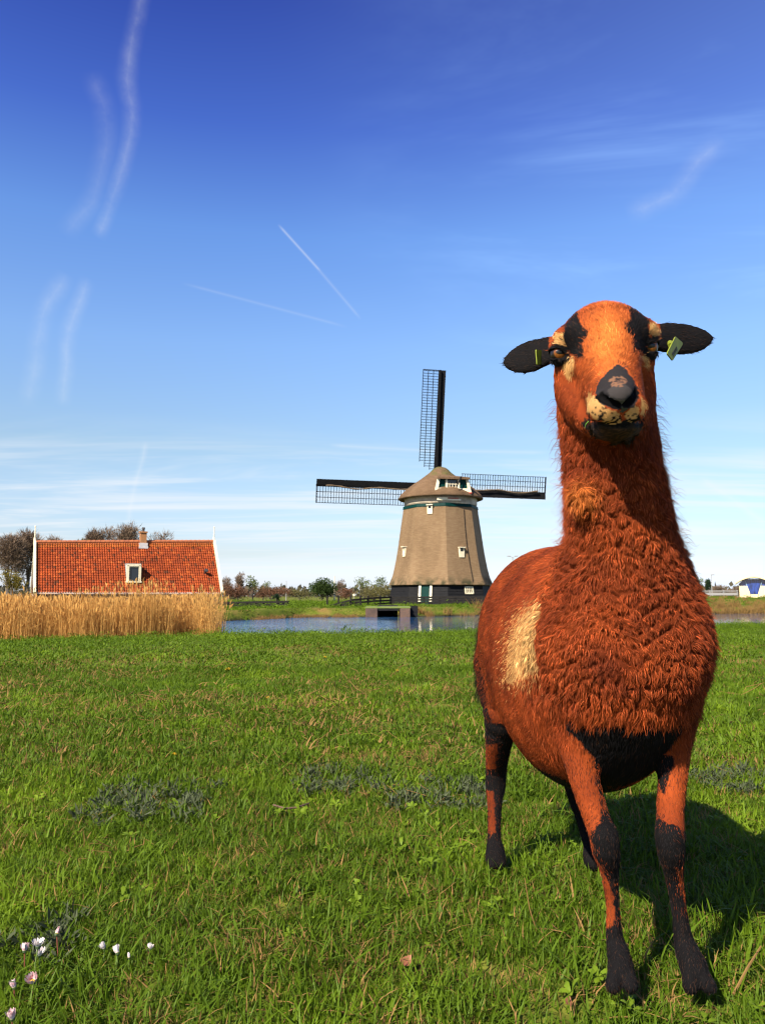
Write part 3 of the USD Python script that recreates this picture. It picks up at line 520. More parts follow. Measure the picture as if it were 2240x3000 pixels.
T_('shrub', 'grey brown bushes behind the guard rail', 2106, 1712, 56, 150, 'brown', 1400, .05, cat='shrub', lobes=9)
T_('shrub', 'brown bushes left of the arched pavilion', 2146, 1720, 46, 150, 'brown', 1300, .05, cat='shrub', lobes=8)
T_('shrub', 'dark low bushes below the slim dark conifer', 2062, 1722, 46, 148, 'brown', 1100, .05, cat='shrub', lobes=8)
# distant woods closing the horizon
wr = np.random.default_rng(21); n = 9000
a = wr.uniform(-1.0, 1.0, n); dd = wr.uniform(420, 560, n); Px = np.stack([np.tan(a) * dd, dd, wr.random(n) ** 1.3 * (3.2 + 3.4 * meshkit.fbm(np.stack([a * 40, a * 0, a * 0], 1), 3, 2)) - .4], 1)
obj('distant_woods', shards(Px, wr.normal(0, .5, (n, 3)) + [0, 0, .7], wr.uniform(2.0, 3.8, n), wr.uniform(1.4, 2.8, n), wr), leafy('far_woods', ((.055, .048, .03), (.08, .062, .04), (.07, .075, .035)), .1), kind='stuff')
# ---------------------------------------------------------------- reeds and tussocks
def stalks(rg, n, rad_, h0, h1, wd, lean, plume=0.0):
    V, Fc, b = [], [], 0
    for _ in range(n):
        a, r = rg.uniform(0, 6.28), rad_ * math.sqrt(rg.random()); p = np.array([r * math.cos(a), r * math.sin(a), 0]); h = rg.uniform(h0, h1); ln = rg.normal(0, lean, 2); s = rg.uniform(0, 6.28); sd_ = np.array([math.cos(s), math.sin(s), 0]) * wd / 2
        m_ = p + [ln[0] * h * .4, ln[1] * h * .4, h * .55]; t = p + [ln[0] * h, ln[1] * h, h]
        V += [p - sd_, p + sd_, m_ - sd_ * .8, m_ + sd_ * .8, t]; Fc += [(b, b + 1, b + 3), (b, b + 3, b + 2), (b + 2, b + 3, b + 4)]; b += 5
        if plume and rg.random() < plume:
            k = t + [ln[0] * .3, ln[1] * .3, .02]; q = np.array([-sd_[1], sd_[0], 0]) * 2
            V += [t - [0, 0, .13], t - [0, 0, .04] + sd_ * 2.4, k, t - [0, 0, .04] - sd_ * 2.4 + q]; Fc += [(b, b + 1, b + 2), (b, b + 2, b + 3)]; b += 4
        if rg.random() < .5:
            z = rg.uniform(.3, .8); f = p + (t - p) * z; dr = np.array([math.cos(s + 1.5), math.sin(s + 1.5), 0]); V += [f - [0, 0, .008], f + dr * rg.uniform(.06, .16) + [0, 0, rg.uniform(.05, .16)], f + [0, 0, wd]]; Fc += [(b, b + 1, b + 2)]; b += 3
    return np.array(V), np.array(Fc)
def instancer(name, protos, mats, pos, kinds, rots, scales, **tags):
    pi = UsdGeom.PointInstancer.Define(stage, f'/World/{name}')
    for i, (m, mt) in enumerate(zip(protos, mats)):
        usdkit.mesh(stage, f'/World/{name}/prototypes/kind_{"abcdefghijklmnopqrstuvwxyz"[i]}', m, mt); pi.CreatePrototypesRel().AddTarget(f'/World/{name}/prototypes/kind_{"abcdefghijklmnopqrstuvwxyz"[i]}')
    n = len(pos); q = Rotation.from_euler('ZYX', np.stack([rots, np.zeros(n), np.zeros(n)], 1)).as_quat() if np.ndim(rots) == 1 else Rotation.from_euler('ZYX', rots).as_quat()
    pi.CreatePositionsAttr(Vt.Vec3fArray.FromNumpy(np.asarray(pos, np.float32))); pi.CreateProtoIndicesAttr(Vt.IntArray.FromNumpy(np.asarray(kinds, np.int32)))
    pi.CreateOrientationsAttr(Vt.QuathArray([Gf.Quath(float(w), float(x), float(y), float(z)) for x, y, z, w in q]))
    sc = np.asarray(scales, np.float32); sc = np.repeat(sc[:, None], 3, 1) if sc.ndim == 1 else sc; pi.CreateScalesAttr(Vt.Vec3fArray.FromNumpy(sc))
    return tag(pi.GetPrim(), **tags)
reed_m = leafy('dry_reed', ((.56, .32, .095), (.74, .49, .165), (.82, .60, .235)), .46)
straw_m = leafy('dry_grass', ((.22, .13, .042), (.34, .21, .065), (.42, .29, .11)), .35)
rr_ = np.random.default_rng(31)
protos = [stalks(np.random.default_rng(40 + i), 110, .34, 1.0, 1.6, .008, .08, .45) for i in range(5)]
pos = []
while len(pos) < 620:
    x = rr_.uniform(-17, -3.95); y = near_bank(x) + rr_.uniform(.12, 3.6)
    if x > -.205 * y - .06: continue
    z = max(float(height(x, y)), -.85) - .05; pos.append((x, y, min(z, -.30 - .05 * (y - near_bank(x)))))
pos = np.array(pos); hn = .88 + .18 * meshkit.fbm(np.stack([pos[:, 0] * .5, pos[:, 1] * .3, 0 * pos[:, 0]], 1), 3, 5)
hn = hn * np.interp(pos[:, 0], [-17, -9, -6, -3.9], [.95, .98, 1.0, 1.06])
instancer('reeds', protos, [reed_m] * 5, pos, rr_.integers(0, 5, len(pos)), rr_.uniform(0, 6.28, len(pos)), np.stack([np.ones(len(pos))] * 2 + [hn], 1), kind='stuff')
tus = [stalks(np.random.default_rng(60 + i), 60, .30, .22, .62, .020, .42) for i in range(4)]
pos, sc = [], []
while len(pos) < 330:
    x = rr_.uniform(2.3, 60); dens = meshkit.fbm(np.array([[x * .55, 0, 0]]), 2, 9)[0]
    if rr_.random() > np.clip((dens - .30) * 4, .06, 1): continue
    y = far_bank(x) + abs(rr_.normal(.5, .9)); pos.append((x, y, max(float(height(x, y)), -.82) - .04)); sc.append(rr_.uniform(.7, 1.45))
while len(pos) < 420:
    x = rr_.uniform(-7.5, -1.5); y = far_bank(x) + rr_.uniform(.0, 1.0); pos.append((x, y, max(float(height(x, y)), -.82) - .04)); sc.append(rr_.uniform(.3, .6))
while len(pos) < 640:
    x = rr_.uniform(22, 60); y = far_bank(x) + rr_.uniform(2, 22); pos.append((x, y, float(height(x, y)) - .04)); sc.append(rr_.uniform(.45, .9))
instancer('dry_tussocks', tus, [straw_m] * 4, pos, rr_.integers(0, 4, len(pos)), rr_.uniform(0, 6.28, len(pos)), np.array(sc), kind='stuff')
# ---------------------------------------------------------------- culvert, fences, poles, pavilion
cul_brick = usdkit.material(stage, '/World/Looks/culvert_brick', {'g': ('geometry', {}), 'm': ('mapping', {'rotation': (math.pi / 2, 0, 0)}), 'b': ('brick_texture', {'color1': (.085, .045, .030), 'color2': (.055, .033, .024), 'mortar': (.07, .055, .042), 'scale': 4.5, 'mortar_size': .012}),
    'n': ('noise_texture', {'scale': 1.5, 'detail': 4.0}), 'r': ('rgb_ramp', {'ramp': [(.35, (.6, .6, .6)), (.65, (1.2, 1.15, 1.1))]}), 'mu': ('mix', {'mix_type': 'multiply', 'fac': 1.0}), 'p': ('principled_bsdf', {'roughness': .9})},
    [('g.position', 'm.vector'), ('m.vector', 'b.vector'), ('g.position', 'n.vector'), ('n.fac', 'r.fac'), ('b.color', 'mu.color1'), ('r.color', 'mu.color2'), ('mu.color', 'p.base_color')], surface='p.BSDF')
x0, x1, yc = CULV
C = thing('culvert', 'brick culvert with dark square opening below the windmill', 'culvert', (0, yc, WATER))
conc = mat('culvert_cap', (.07, .11, .012), .9, (.11, .13, .025), 4)
obj('pier', box((.78, 3.6, 1.19), (x0 + .39, 1.6, -.03), .02), cul_brick, C); obj('pier', box((.66, 3.6, 1.19), (x1 - .33, 1.6, -.03), .02), cul_brick, C)
obj('deck', box((x1 - x0 + .08, 4.0, .10), ((x0 + x1) / 2, 2.0, .615), .02), conc, C); obj('lintel', box((x1 - x0 - 1.5, .3, .14), ((x0 + x1) / 2, .12, .49)), black_wood, C)
obj('shade_panel', box((x1 - x0 - 1.5, .1, 1.5), ((x0 + x1) / 2, 3.2, 0)), dark_void, C)  # near-black panel standing in for the shade inside the opening
rail_wood = plank_mat('dark_rails', (.010, .009, .0085), (.020, .0175, .015))
obj('side_board', box((.50, .12, .70), (x1 + .26, .35, .38)), black_wood, C)
def rail_fence(name, label, pts, posts, rails, hgt, thick=.09, slats=None):
    o = np.array(pts[0]); t = thing(name, label, 'fence', o)
    P = np.array(pts) - o; seg = np.r_[0, np.cumsum(np.linalg.norm(np.diff(P[:, :2], axis=0), axis=1))]
    loc = lambda s: np.array([np.interp(s, seg, P[:, k]) for k in range(3)])
    for s in posts: b = loc(s * seg[-1]); obj('post', box((thick * 1.4, thick * 1.4, hgt + .5), b + [0, 0, hgt / 2 - .2], .01), rail_wood, t)
    for f in rails:
        for a, b in zip(seg[:-1], seg[1:]): obj('rail', beam(loc(a) + [0, -thick * .9, hgt * f], loc(b) + [0, -thick * .9, hgt * f], .05, .15), rail_wood, t)
    for s in (slats or []): b = loc(s * seg[-1]); obj('slat', box((.08, .03, hgt * .95), b + [0, -.05, hgt * .5]), rail_wood, t)
    return t
d = 60.0
rail_fence('rail_fence', 'black wooden rail fence sloping up beside the culvert to the mill', [at(958, 1779, d) + [0, 0, -.02], at(1030, 1778, d), at(1100, 1778, d + 1.5), at(1145, 1777, d + 3)], [.0, .14, .29, .44, .56, .78, 1.0], [], .8)
fn = stage.GetPrimAtPath('/World/rail_fence'); o = at(958, 1779, d) + [0, 0, -.02]
for ya, yb_ in ((0, 0), (9, 9), (18, 17)):
    for (xa, y1, da), (xb, y2, db_) in zip([(958, 1777, d), (1030, 1758, d), (1100, 1752, d + 1.5)], [(1030, 1758, d), (1100, 1752, d + 1.5), (1145, 1750, d + 3)]):
        q = lambda y, f: min(y + f, 1779) if True else y
        obj('rail', beam(at(xa, q(y1, ya), da - .1) - o, at(xb, q(y2, yb_), db_ - .1) - o, .05, .13), rail_wood, fn)
for k in range(9): obj('slat', beam(at(1033 + k * 3.1, 1778, d) - o, at(1033 + k * 3.1, 1759, d) - o, .05, .05), rail_wood, fn)
d = 67.5
rail_fence('paddock_fence', 'black rail fence running along the foot of the mill wall', [at(1150, 1774, d), at(1425, 1772, d)], [i / 6 for i in range(7)], [.34, .66, .96], .68, .08)
d = 58
lf = rail_fence('plank_fence', 'low black plank fence on the far bank right of the house', [at(640, 1786, d), at(760, 1784, d), at(842, 1783, d)], [0, .14, .28, .42, .55, .66, .76, .86, .94, 1.0], [.25, .55, .95], .50, .13)
def pole(name, label, px, y0, y1, d, r0, r1, col, cat='pole'):
    b = at(px, y0, d); h = at(px, y1, d)[2] - b[2]; t = thing(name, label, cat, b); obj('shaft', tube([(0, 0, -.6), (0, 0, h)], [r0, r1], 8), col, t); return t, h
pale = mat('pale_metal', (.22, .21, .20), .6)
pole('mast', 'thin white mast standing behind the green bush', 979, 1748, 1688, 100, .09, .06, white_paint, 'mast')
pole('mast', 'very thin grey mast over the red brown bushes', 838, 1748, 1702, 120, .06, .04, pale, 'mast')
t, h = pole('street_lamp', 'twin armed street lamp above the back of the sheep', 1503, 1755, 1632, 105, .09, .06, pale, 'street lamp')
for s in (-1, 1): obj('arm', tube([(0, 0, h - .05), (s * .35, 0, h + .1)], [.04, .03], 6), pale, t); obj('lamp_head', box((.42, .18, .12), (s * .48, 0, h + .12), .03), pale, t)
t, h = pole('street_lamp', 'single slender lamp post left of the arched pavilion', 2085, 1742, 1684, 120, .07, .05, pale, 'street lamp'); obj('lamp_head', box((.5, .2, .12), (.2, 0, h), .03), pale, t)
t, h = pole('road_mirror', 'small round white disc on a post left of the mill', 1036, 1752, 1743, 84, .03, .03, pale, 'sign'); obj('disc', tube([(0, -.05, h), (0, .05, h)], [.12, .12], 14), white_paint, t)
G0, G1 = at(2000, 1741, 92), at(2160, 1741, 92); gl = thing('guard_rail', 'long pale guard rail on the right embankment', 'guard rail', G0)
obj('rail', beam((0, 0, .02), G1 - G0 + [0, 0, .02], .06, .30), pale, gl); obj('rail', beam((0, 0, .36), G1 - G0 + [0, 0, .36], .06, .10), pale, gl)
for i in range(5): p = (G1 - G0) * i / 4; obj('post', box((.12, .12, 1.6), p + [0, .1, -.35]), pale, gl)
def pavilion():
    d = 86.0; c = at(2209, 1752, d); t = thing('arched_pavilion', 'small pavilion with arched cream roof and blue glass at the right edge', 'pavilion', c, -math.atan2(c[0], c[1]))
    k = d / F; cream = mat('cream_wall', (.55, .46, .26), .7, (.48, .40, .23), 2); blue = mat('blue_glass', (.015, .045, .22), .08, (.004, .012, .05), 2.2, ramp=(.40, .60), stretch=(3, 3, .5))
    hx = 39 * k
    for s in (-1, 1): obj('block_wall', trimesh.convex.convex_hull([(s * x, y, z) for x, z in ((hx, -.6), (hx, 1.28), (hx - .78, 1.28), (hx - 1.02, .55), (hx - 1.02, -.6)) for y in (0, 3.0)]), cream, t)
    obj('front_wall', box((2 * (hx - 1.06), .25, .98), (0, .2, -.10)), cream, t)
    obj('glass_wall', trimesh.convex.convex_hull([(x, y, z) for x, z in ((-hx + .02, 1.28), (hx - .02, 1.28), (hx + .05, 1.50), (-hx - .05, 1.50), (.9, 2.02), (-.9, 2.02), (hx - .9, .40), (-hx + .9, .40)) for y in (.14, 2.6)]), blue, t)
    frame = mat('pavilion_frame', (.16, .26, .34), .4)
    for s in (-1, 1): obj('mullion', beam((s * (hx - 1.02), .08, .42), (s * (hx - .62), .08, 1.75), .06), frame, t)
    ang = np.linspace(-1, 1, 25); xx = ang * 50 * k; zz_ = 2.16 - .70 * ang ** 2
    V = np.array([(x, y, z + dz) for x, z in zip(xx, zz_) for y, dz in ((-.5, 0), (-.5, .17), (3.4, .17), (3.4, 0))]); f = []
    for i in range(24):
        for j in range(4): f.append((i * 4 + j, i * 4 + (j + 1) % 4, i * 4 + 4 + (j + 1) % 4, i * 4 + 4 + j))
    f += [(0, 3, 2, 1), (96, 97, 98, 99)]; obj('arched_roof', (V, np.array(f)), cream, t)
pavilion()
# ---------------------------------------------------------------- grass, weeds, straw, daisies
def grass_mat(name, tones, trans=.35):
    return usdkit.material(stage, f'/World/Looks/{name}', {
        'g': ('geometry', {}), 'n': ('noise_texture', {'scale': 1.5, 'detail': 4.0, 'roughness': .6}), 'sh': ('math', {'math_type': 'multiply_add', 'value2': .95, 'value3': -.475}), 'ad': ('math', {'math_type': 'add', 'use_clamp': True}),
        'r': ('rgb_ramp', {'ramp': tones}), 'd': ('principled_bsdf', {'roughness': .55, 'specular_ior_level': .12}), 't': ('translucent_bsdf', {}), 'm': ('mix_closure', {'fac': trans})},
        [('g.position', 'n.vector'), ('n.fac', 'sh.value1'), ('g.random_per_island', 'ad.value1'), ('sh.value', 'ad.value2'), ('ad.value', 'r.fac'), ('r.color', 'd.base_color'), ('r.color', 't.color'), ('d.BSDF', 'm.closure1'), ('t.BSDF', 'm.closure2')], surface='m.closure')
GT = [(0.0, (.065, .110, .005)), (.25, (.165, .245, .010)), (.48, (.29, .350, .017)), (.70, (.43, .42, .030)), (.87, (.55, .44, .07)), (1.0, (.62, .42, .15))]
grass_m = grass_mat('grass_blades', GT); leaf_m = grass_mat('meadow_leaves', [(0, (.11, .165, .010)), (.6, (.21, .26, .016)), (1.0, (.32, .31, .035))])
def blades(rg, n, rad_, h0, h1, w, lean):
    V, Fc, b = [], [], 0
    for _ in range(n):
        a, r = rg.uniform(0, 6.28), rad_ * math.sqrt(rg.random()); p = np.array([r * math.cos(a), r * math.sin(a), -.004]); h = rg.uniform(h0, h1) * rg.uniform(.6, 1.0); s = rg.uniform(0, 6.28); dr = np.array([math.cos(s), math.sin(s), 0]); sd_ = np.array([-dr[1], dr[0], 0]) * w * rg.uniform(.7, 1.2) / 2
        bend = abs(rg.normal(0, lean)) + .1; pts = [p + dr * h * bend * t ** 1.8 + np.array([0, 0, h * (t - .25 * bend * t * t)]) for t in (0, .38, .72, 1.0)]
        for k, f in ((0, 1), (1, .9), (2, .6)): V += [pts[k] - sd_ * f, pts[k] + sd_ * f]
        V.append(pts[3]); Fc += [(b, b + 1, b + 3), (b, b + 3, b + 2), (b + 2, b + 3, b + 5), (b + 2, b + 5, b + 4), (b + 4, b + 5, b + 6)]; b += 7
    return np.array(V), np.array(Fc)
def rosette(rg, n, ln, wd, lift):
    V, Fc, b = [], [], 0
    for k in range(n):
        a = 6.28 * k / n + rg.normal(0, .4); dr = np.array([math.cos(a), math.sin(a), 0]); sd_ = np.array([-dr[1], dr[0], 0]); L_ = ln * rg.uniform(.6, 1.1); u = lift * rg.uniform(.5, 1.5)
        for t, f in ((.08, .18), (.35, .7), (.62, 1.0), (.85, .6), (1.0, .0)):
            c = dr * L_ * t + np.array([0, 0, L_ * u * (t - .6 * t * t) + .004]); V += [c - sd_ * wd * f / 2 + [0, 0, .1 * wd * f], c + sd_ * wd * f / 2 + [0, 0, .1 * wd * f]]
        for k2 in range(4): Fc += [(b + 2 * k2, b + 2 * k2 + 1, b + 2 * k2 + 3), (b + 2 * k2, b + 2 * k2 + 3, b + 2 * k2 + 2)]
        b += 10
    return np.array(V), np.array(Fc)
gr = np.random.default_rng(17)
protos = [blades(np.random.default_rng(100 + i), 48, .045, .010, .038, .0023, .9) for i in range(5)] + [blades(np.random.default_rng(110 + i), 110, .13, .014, .042, .0038, .9) for i in range(4)] \
       + [blades(np.random.default_rng(120 + i), 130, .42, .016, .046, .011, .9) for i in range(3)] + [blades(np.random.default_rng(130 + i), 90, .9, .04, .13, .05, .6) for i in range(2)] \
       + [blades(np.random.default_rng(170 + i), 26, .05, .010, .034, .0022, 1.3) for i in range(2)] + [blades(np.random.default_rng(175 + i), 40, .18, .012, .04, .0045, 1.3) for i in range(2)]
pm = [grass_m] * 14 + [straw_m] * 4
P_, K_, S_, R_ = [], [], [], []
def scatter(n, d0, d1, kinds, s0, s1, margin=.35, xw=.52, power=1.0, lo=None, hi=None, keep=None):
    y = np.sqrt(gr.uniform(d0 ** 2, d1 ** 2, n)); x = gr.uniform(-1, 1, n) * (y * xw + margin)
    if keep is not None: m = keep(x, y); x, y = x[m], y[m]
    z = height(x, y); tall = .75 + .6 * meshkit.fbm(np.stack([x * 2.2, y * 2.2, 0 * x], 1), 3, 12)
    P_.append(np.stack([x, y, z], 1)); K_.append(gr.integers(kinds[0], kinds[1], len(x))); s = gr.uniform(s0, s1, len(x)); S_.append(np.stack([s, s, s * tall], 1)); R_.append(np.stack([gr.uniform(0, 6.28, len(x)), gr.normal(0, .16, len(x)), gr.normal(0, .16, len(x))], 1))
near_ok = lambda x, y: y < near_bank(x) + .25
scatter(4200, .70, 2.7, (0, 5), .75, 1.3); scatter(1500, .70, 2.7, (0, 5), 1.1, 1.9)
scatter(4600, 2.5, 7.5, (5, 9), .85, 1.4); scatter(6400, 7.0, 30, (9, 12), .8, 1.35, keep=near_ok)
scatter(7000, 38, 100, (12, 14), .6, 1.2, xw=.60, keep=lambda x, y: (y > far_bank(x) + .9) & ((x < 2) | (gr.random(len(x)) < .55)) & ~((np.abs(x - 5.4) < 5) & (np.abs(y - 74) < 5)))
drypatch = lambda x, y: gr.random(len(x)) < np.clip((meshkit.fbm(np.stack([x * .9, y * .9, 0 * x], 1), 3, 77) - .42) * 6, .05, 1)
scatter(2000, .70, 3.2, (14, 16), .8, 1.5, keep=drypatch); scatter(3600, 3.0, 12, (16, 18), .8, 1.6, keep=drypatch)
instancer('grass', protos, pm, np.vstack(P_), np.concatenate(K_), np.vstack(R_), np.vstack(S_), kind='stuff')
lp = [rosette(np.random.default_rng(140 + i), 4 + i, .020, .0085, .7) for i in range(4)] + [rosette(np.random.default_rng(150 + i), 3, .010, .009, 1.1) for i in range(2)]
n = 1500; y = np.sqrt(gr.uniform(.75 ** 2, 4.2 ** 2, n)); x = gr.uniform(-1, 1, n) * (y * .52 + .3); m = meshkit.fbm(np.stack([x * 3, y * 3, 0 * x], 1), 3, 15) > .44; x, y = x[m], y[m]
instancer('ground_leaves', lp, [leaf_m] * 6, np.stack([x, y, height(x, y) + gr.uniform(.004, .022, len(x))], 1), gr.integers(0, 6, len(x)), np.stack([gr.uniform(0, 6.28, len(x)), gr.normal(0, .3, len(x)), gr.normal(0, .3, len(x))], 1), gr.uniform(.6, 1.3, len(x)), kind='stuff')
# dry stalks lying and leaning in the turf
def stalk_bunch(rg, n, ln, r):
    ms = []
    for _ in range(n):
        a = rg.uniform(0, 6.28); p = rg.normal(0, .05, 3) * [1, 1, 0]; dr = np.array([math.cos(a), math.sin(a), rg.uniform(.0, .55)]); L_ = ln * rg.uniform(.3, 1.0); k = p + dr * L_ * .5 + rg.normal(0, .006, 3); ms.append(tube([p + [0, 0, .012], k + [0, 0, .012], p + dr * L_ + rg.normal(0, .012, 3) + [0, 0, .014]], [r, r, r * .6], 4))
    return cat_(ms)
sp = [stalk_bunch(np.random.default_rng(160 + i), 4 + i, .085, .0013) for i in range(4)]
n = 1000; y = np.sqrt(gr.uniform(.8 ** 2, 9 ** 2, n)); x = gr.uniform(-1, 1, n) * (y * .52 + .3); band_ = np.exp(-((y - 4.2) / 2.0) ** 2); m = gr.random(n) < np.clip(band_ * 1.0 + .10, 0, 1) * np.clip((meshkit.fbm(np.stack([x * 1.3, y * 1.3, 0 * x], 1), 3, 19) - .36) * 5, 0, 1); x, y = x[m], y[m]
instancer('dry_straw', sp, [straw_m] * 4, np.stack([x, y, height(x, y)], 1), gr.integers(0, 4, len(x)), gr.uniform(0, 6.28, len(x)), gr.uniform(.6, 1.3, len(x)) * np.clip(y / 3, .6, 1.4), kind='stuff')
def ground_at(px, py):
    d = F * CAMZ / (py - HOR)
    for _ in range(12):
        p = at(px, py, d); r = ray(px, py); r = r / r[1]; d += (p[2] - float(height(p[0], p[1]))) / max(-r[2], 1e-3) * .8
    return at(px, py, d)
# grey green weeds
weed_m = leafy('weed_leaves', ((.060, .072, .034), (.10, .115, .052), (.18, .185, .092)), .25)
def weed(px, py, wpx, n, label, hmax=.04, dep=1.25):
    n = int(n * 2.4)
    c = ground_at(px, py); rg = hashed('weed', px, py); w = wpx / F * c[1]; t = thing('weed', label, 'weed', c)
    nc = max(5, n // 26); cx = np.stack([rg.uniform(-.5, .5, nc) * w, rg.uniform(-.5, .5, nc) * w * dep, np.zeros(nc)], 1); cx[:, 2] = height(c[0] + cx[:, 0], c[1] + cx[:, 1]) - c[2]
    k = rg.integers(0, nc, n); dr = rg.normal(0, 1, (n, 3)); dr[:, 2] = np.abs(dr[:, 2]) * .9 + .25; dr /= np.linalg.norm(dr, axis=1, keepdims=True)
    base = cx[k] + np.stack([rg.normal(0, .012, n), rg.normal(0, .012, n), rg.uniform(0, hmax * .7, n)], 1)
    V, T = shards(base, dr, rg.uniform(.012, .030, n) * (1 + .10 * c[1]), rg.uniform(.0028, .0055, n) * (1 + .12 * c[1]), rg); obj('leaves', (V, T), weed_m, t)
weed(440, 2372, 330, 620, 'broad grey green weed patch in the grass left of centre')
weed(1010, 2302, 250, 460, 'grey green weed patch nearest the middle of the meadow')
weed(1285, 2345, 280, 520, 'grey green weed patch just left of the hind hoof')
weed(2140, 2305, 230, 420, 'grey green weed patch right of the front legs')
weed(120, 2765, 230, 130, 'withered grey weed behind the white daisies', .03)
weed(870, 1860, 110, 260, 'dark green weed tuft near the water edge', .16)
# daisies
pet_w = mat('petal_white', (.50, .47, .44), .6, (.40, .34, .33), 90); pet_p = mat('petal_pink', (.34, .12, .14), .6, (.50, .43, .41), 120, ramp=(.38, .60)); stem_g = mat('daisy_stem', (.10, .15, .03), .6); stem_r = mat('red_stem', (.14, .04, .02), .6); sepal = mat('sepal', (.035, .06, .015), .7); yolk = mat('daisy_yellow', (.55, .34, .02), .7)
def daisy(px, py, drop, size, open_, pm_, sm, label, lean=(0, 0)):
    b = ground_at(px, py + drop); hd = at(px, py, b[1]) ; h = hd[2] - b[2]; t = thing('daisy', label, 'daisy', b); rg = hashed('daisy', px, py)
    top = np.array([hd[0] - b[0], 0, h]); obj('stem', tube([(lean[0], lean[1], 0), top * .5 + [lean[0] * .8, 0, 0], top], [.0011, .0010, .0010], 6), sm, t)
    R_ = .86 * size / F * b[1] / 2; hc = top + [0, 0, 0]
    tilt = Rotation.from_euler('xyz', [.25 + rg.normal(0, .2), rg.normal(0, .25), rg.uniform(0, 6)])
    def place(m): m.vertices = tilt.apply(m.vertices) + hc; return m
    obj('sepals', place(lathe([(0, -R_ * .5), (R_ * .35, -R_ * .42), (R_ * .5, -.05 * R_), (R_ * .40, R_ * .05), (0, 0)], 10)), sepal, t)
    obj('flower_centre', place(lathe([(0, -.1 * R_), (R_ * .42, 0), (R_ * .36, R_ * .25), (0, R_ * .38)], 12)), yolk, t)
    N_ = 26; V, T = [], []
    for k in range(N_):
        a = 6.283 * k / N_ + rg.normal(0, .06); el = math.radians(85 - 80 * open_) + rg.normal(0, .1); dr = np.array([math.cos(a), math.sin(a), 0]); sd_ = np.array([-dr[1], dr[0], 0]); L_ = R_ * (1.15 if open_ > .5 else 1.5) * rg.uniform(.9, 1.1); o = dr * R_ * .38; bq = len(V)
        for t_, w in ((0, .10), (.45, .15), (.85, .13), (1.0, .04)):
            e_ = el + .5 * t_ * (1 - open_); c = o + dr * L_ * t_ * math.cos(e_) + np.array([0, 0, L_ * t_ * math.sin(e_)]); V += [c - sd_ * R_ * w, c + sd_ * R_ * w]
        for q in range(3): T += [(bq + 2 * q, bq + 2 * q + 1, bq + 2 * q + 3), (bq + 2 * q, bq + 2 * q + 3, bq + 2 * q + 2)]
    m = trimesh.Trimesh(np.array(V), np.array(T), process=False); obj('petals', place(m), pm_, t)
daisy(166, 2737, 92, 30, .05, pet_p, stem_r, 'tall closed pink daisy bud on a red stem', (.002, 0))
daisy(112, 2772, 105, 40, .55, pet_w, stem_g, 'largest white daisy on a pale curved stem', (-.006, 0))
daisy(116, 2798, 60, 30, .45, pet_w, stem_g, 'small white daisy just under the largest daisy')
daisy(72, 2786, 62, 30, .35, pet_p, stem_r, 'pink and white daisy left of the largest daisy')
daisy(305, 2778, 45, 25, .30, pet_w, stem_g, 'white half closed daisy leftmost of the row of four')
daisy(344, 2792, 48, 31, .25, pet_w, stem_g, 'bright white closed daisy second in the row of four')
daisy(378, 2806, 40, 20, .10, pet_w, stem_g, 'tiny white daisy bud third in the row of four')
daisy(435, 2782, 40, 24, .40, pet_w, stem_r, 'white daisy with reddish cup rightmost of the row of four')
daisy(96, 2878, 60, 38, .40, pet_p, stem_r, 'red veined daisy below the largest daisy')
daisy(42, 2893, 62, 30, .30, pet_p, stem_r, 'pink daisy leaning at the left edge of the photo')
daisy(177, 2878, 40, 18, .05, sepal, stem_g, 'small brown green daisy bud without open petals')
daisy(36, 2984, 60, 36, .35, pet_p, stem_r, 'pink orange daisy cut by the bottom left corner')
def dandelion(px, py, size, label, col=None):
    b = ground_at(px, py + 14); hd = at(px, py, b[1]); t = thing('dandelion', label, 'dandelion', b); R_ = size / F * b[1] / 2; h = max(hd[2] - b[2], .02)
    obj('stem', tube([(0, 0, 0), (0, 0, h)], [.002, .002], 5), stem_g, t); rg = hashed('dan', px, py); q = rg.normal(0, 1, (70, 3)); q[:, 2] = np.abs(q[:, 2]) * .6; q /= np.linalg.norm(q, axis=1, keepdims=True)
    obj('petals', shards(np.tile([0, 0, h], (70, 1)), q, R_, R_ * .35, rg), col or mat('dandelion_yellow', (.50, .32, .01), .7), t)
dandelion(667, 1963, 17, 'bright yellow dandelion in the left half of the meadow'); dand = UsdShade.Material.Get(stage, '/World/Looks/dandelion_yellow')
dandelion(1163, 1966, 11, 'small yellow dandelion left of the rump of the sheep', dand); dandelion(952, 1926, 9, 'tiny yellow dandelion nearest the water', dand); dandelion(785, 2046, 13, 'pale yellow dandelion below the bright one', dand); dandelion(510, 2214, 16, 'yellow dandelion above the broad grey weed patch', dand)
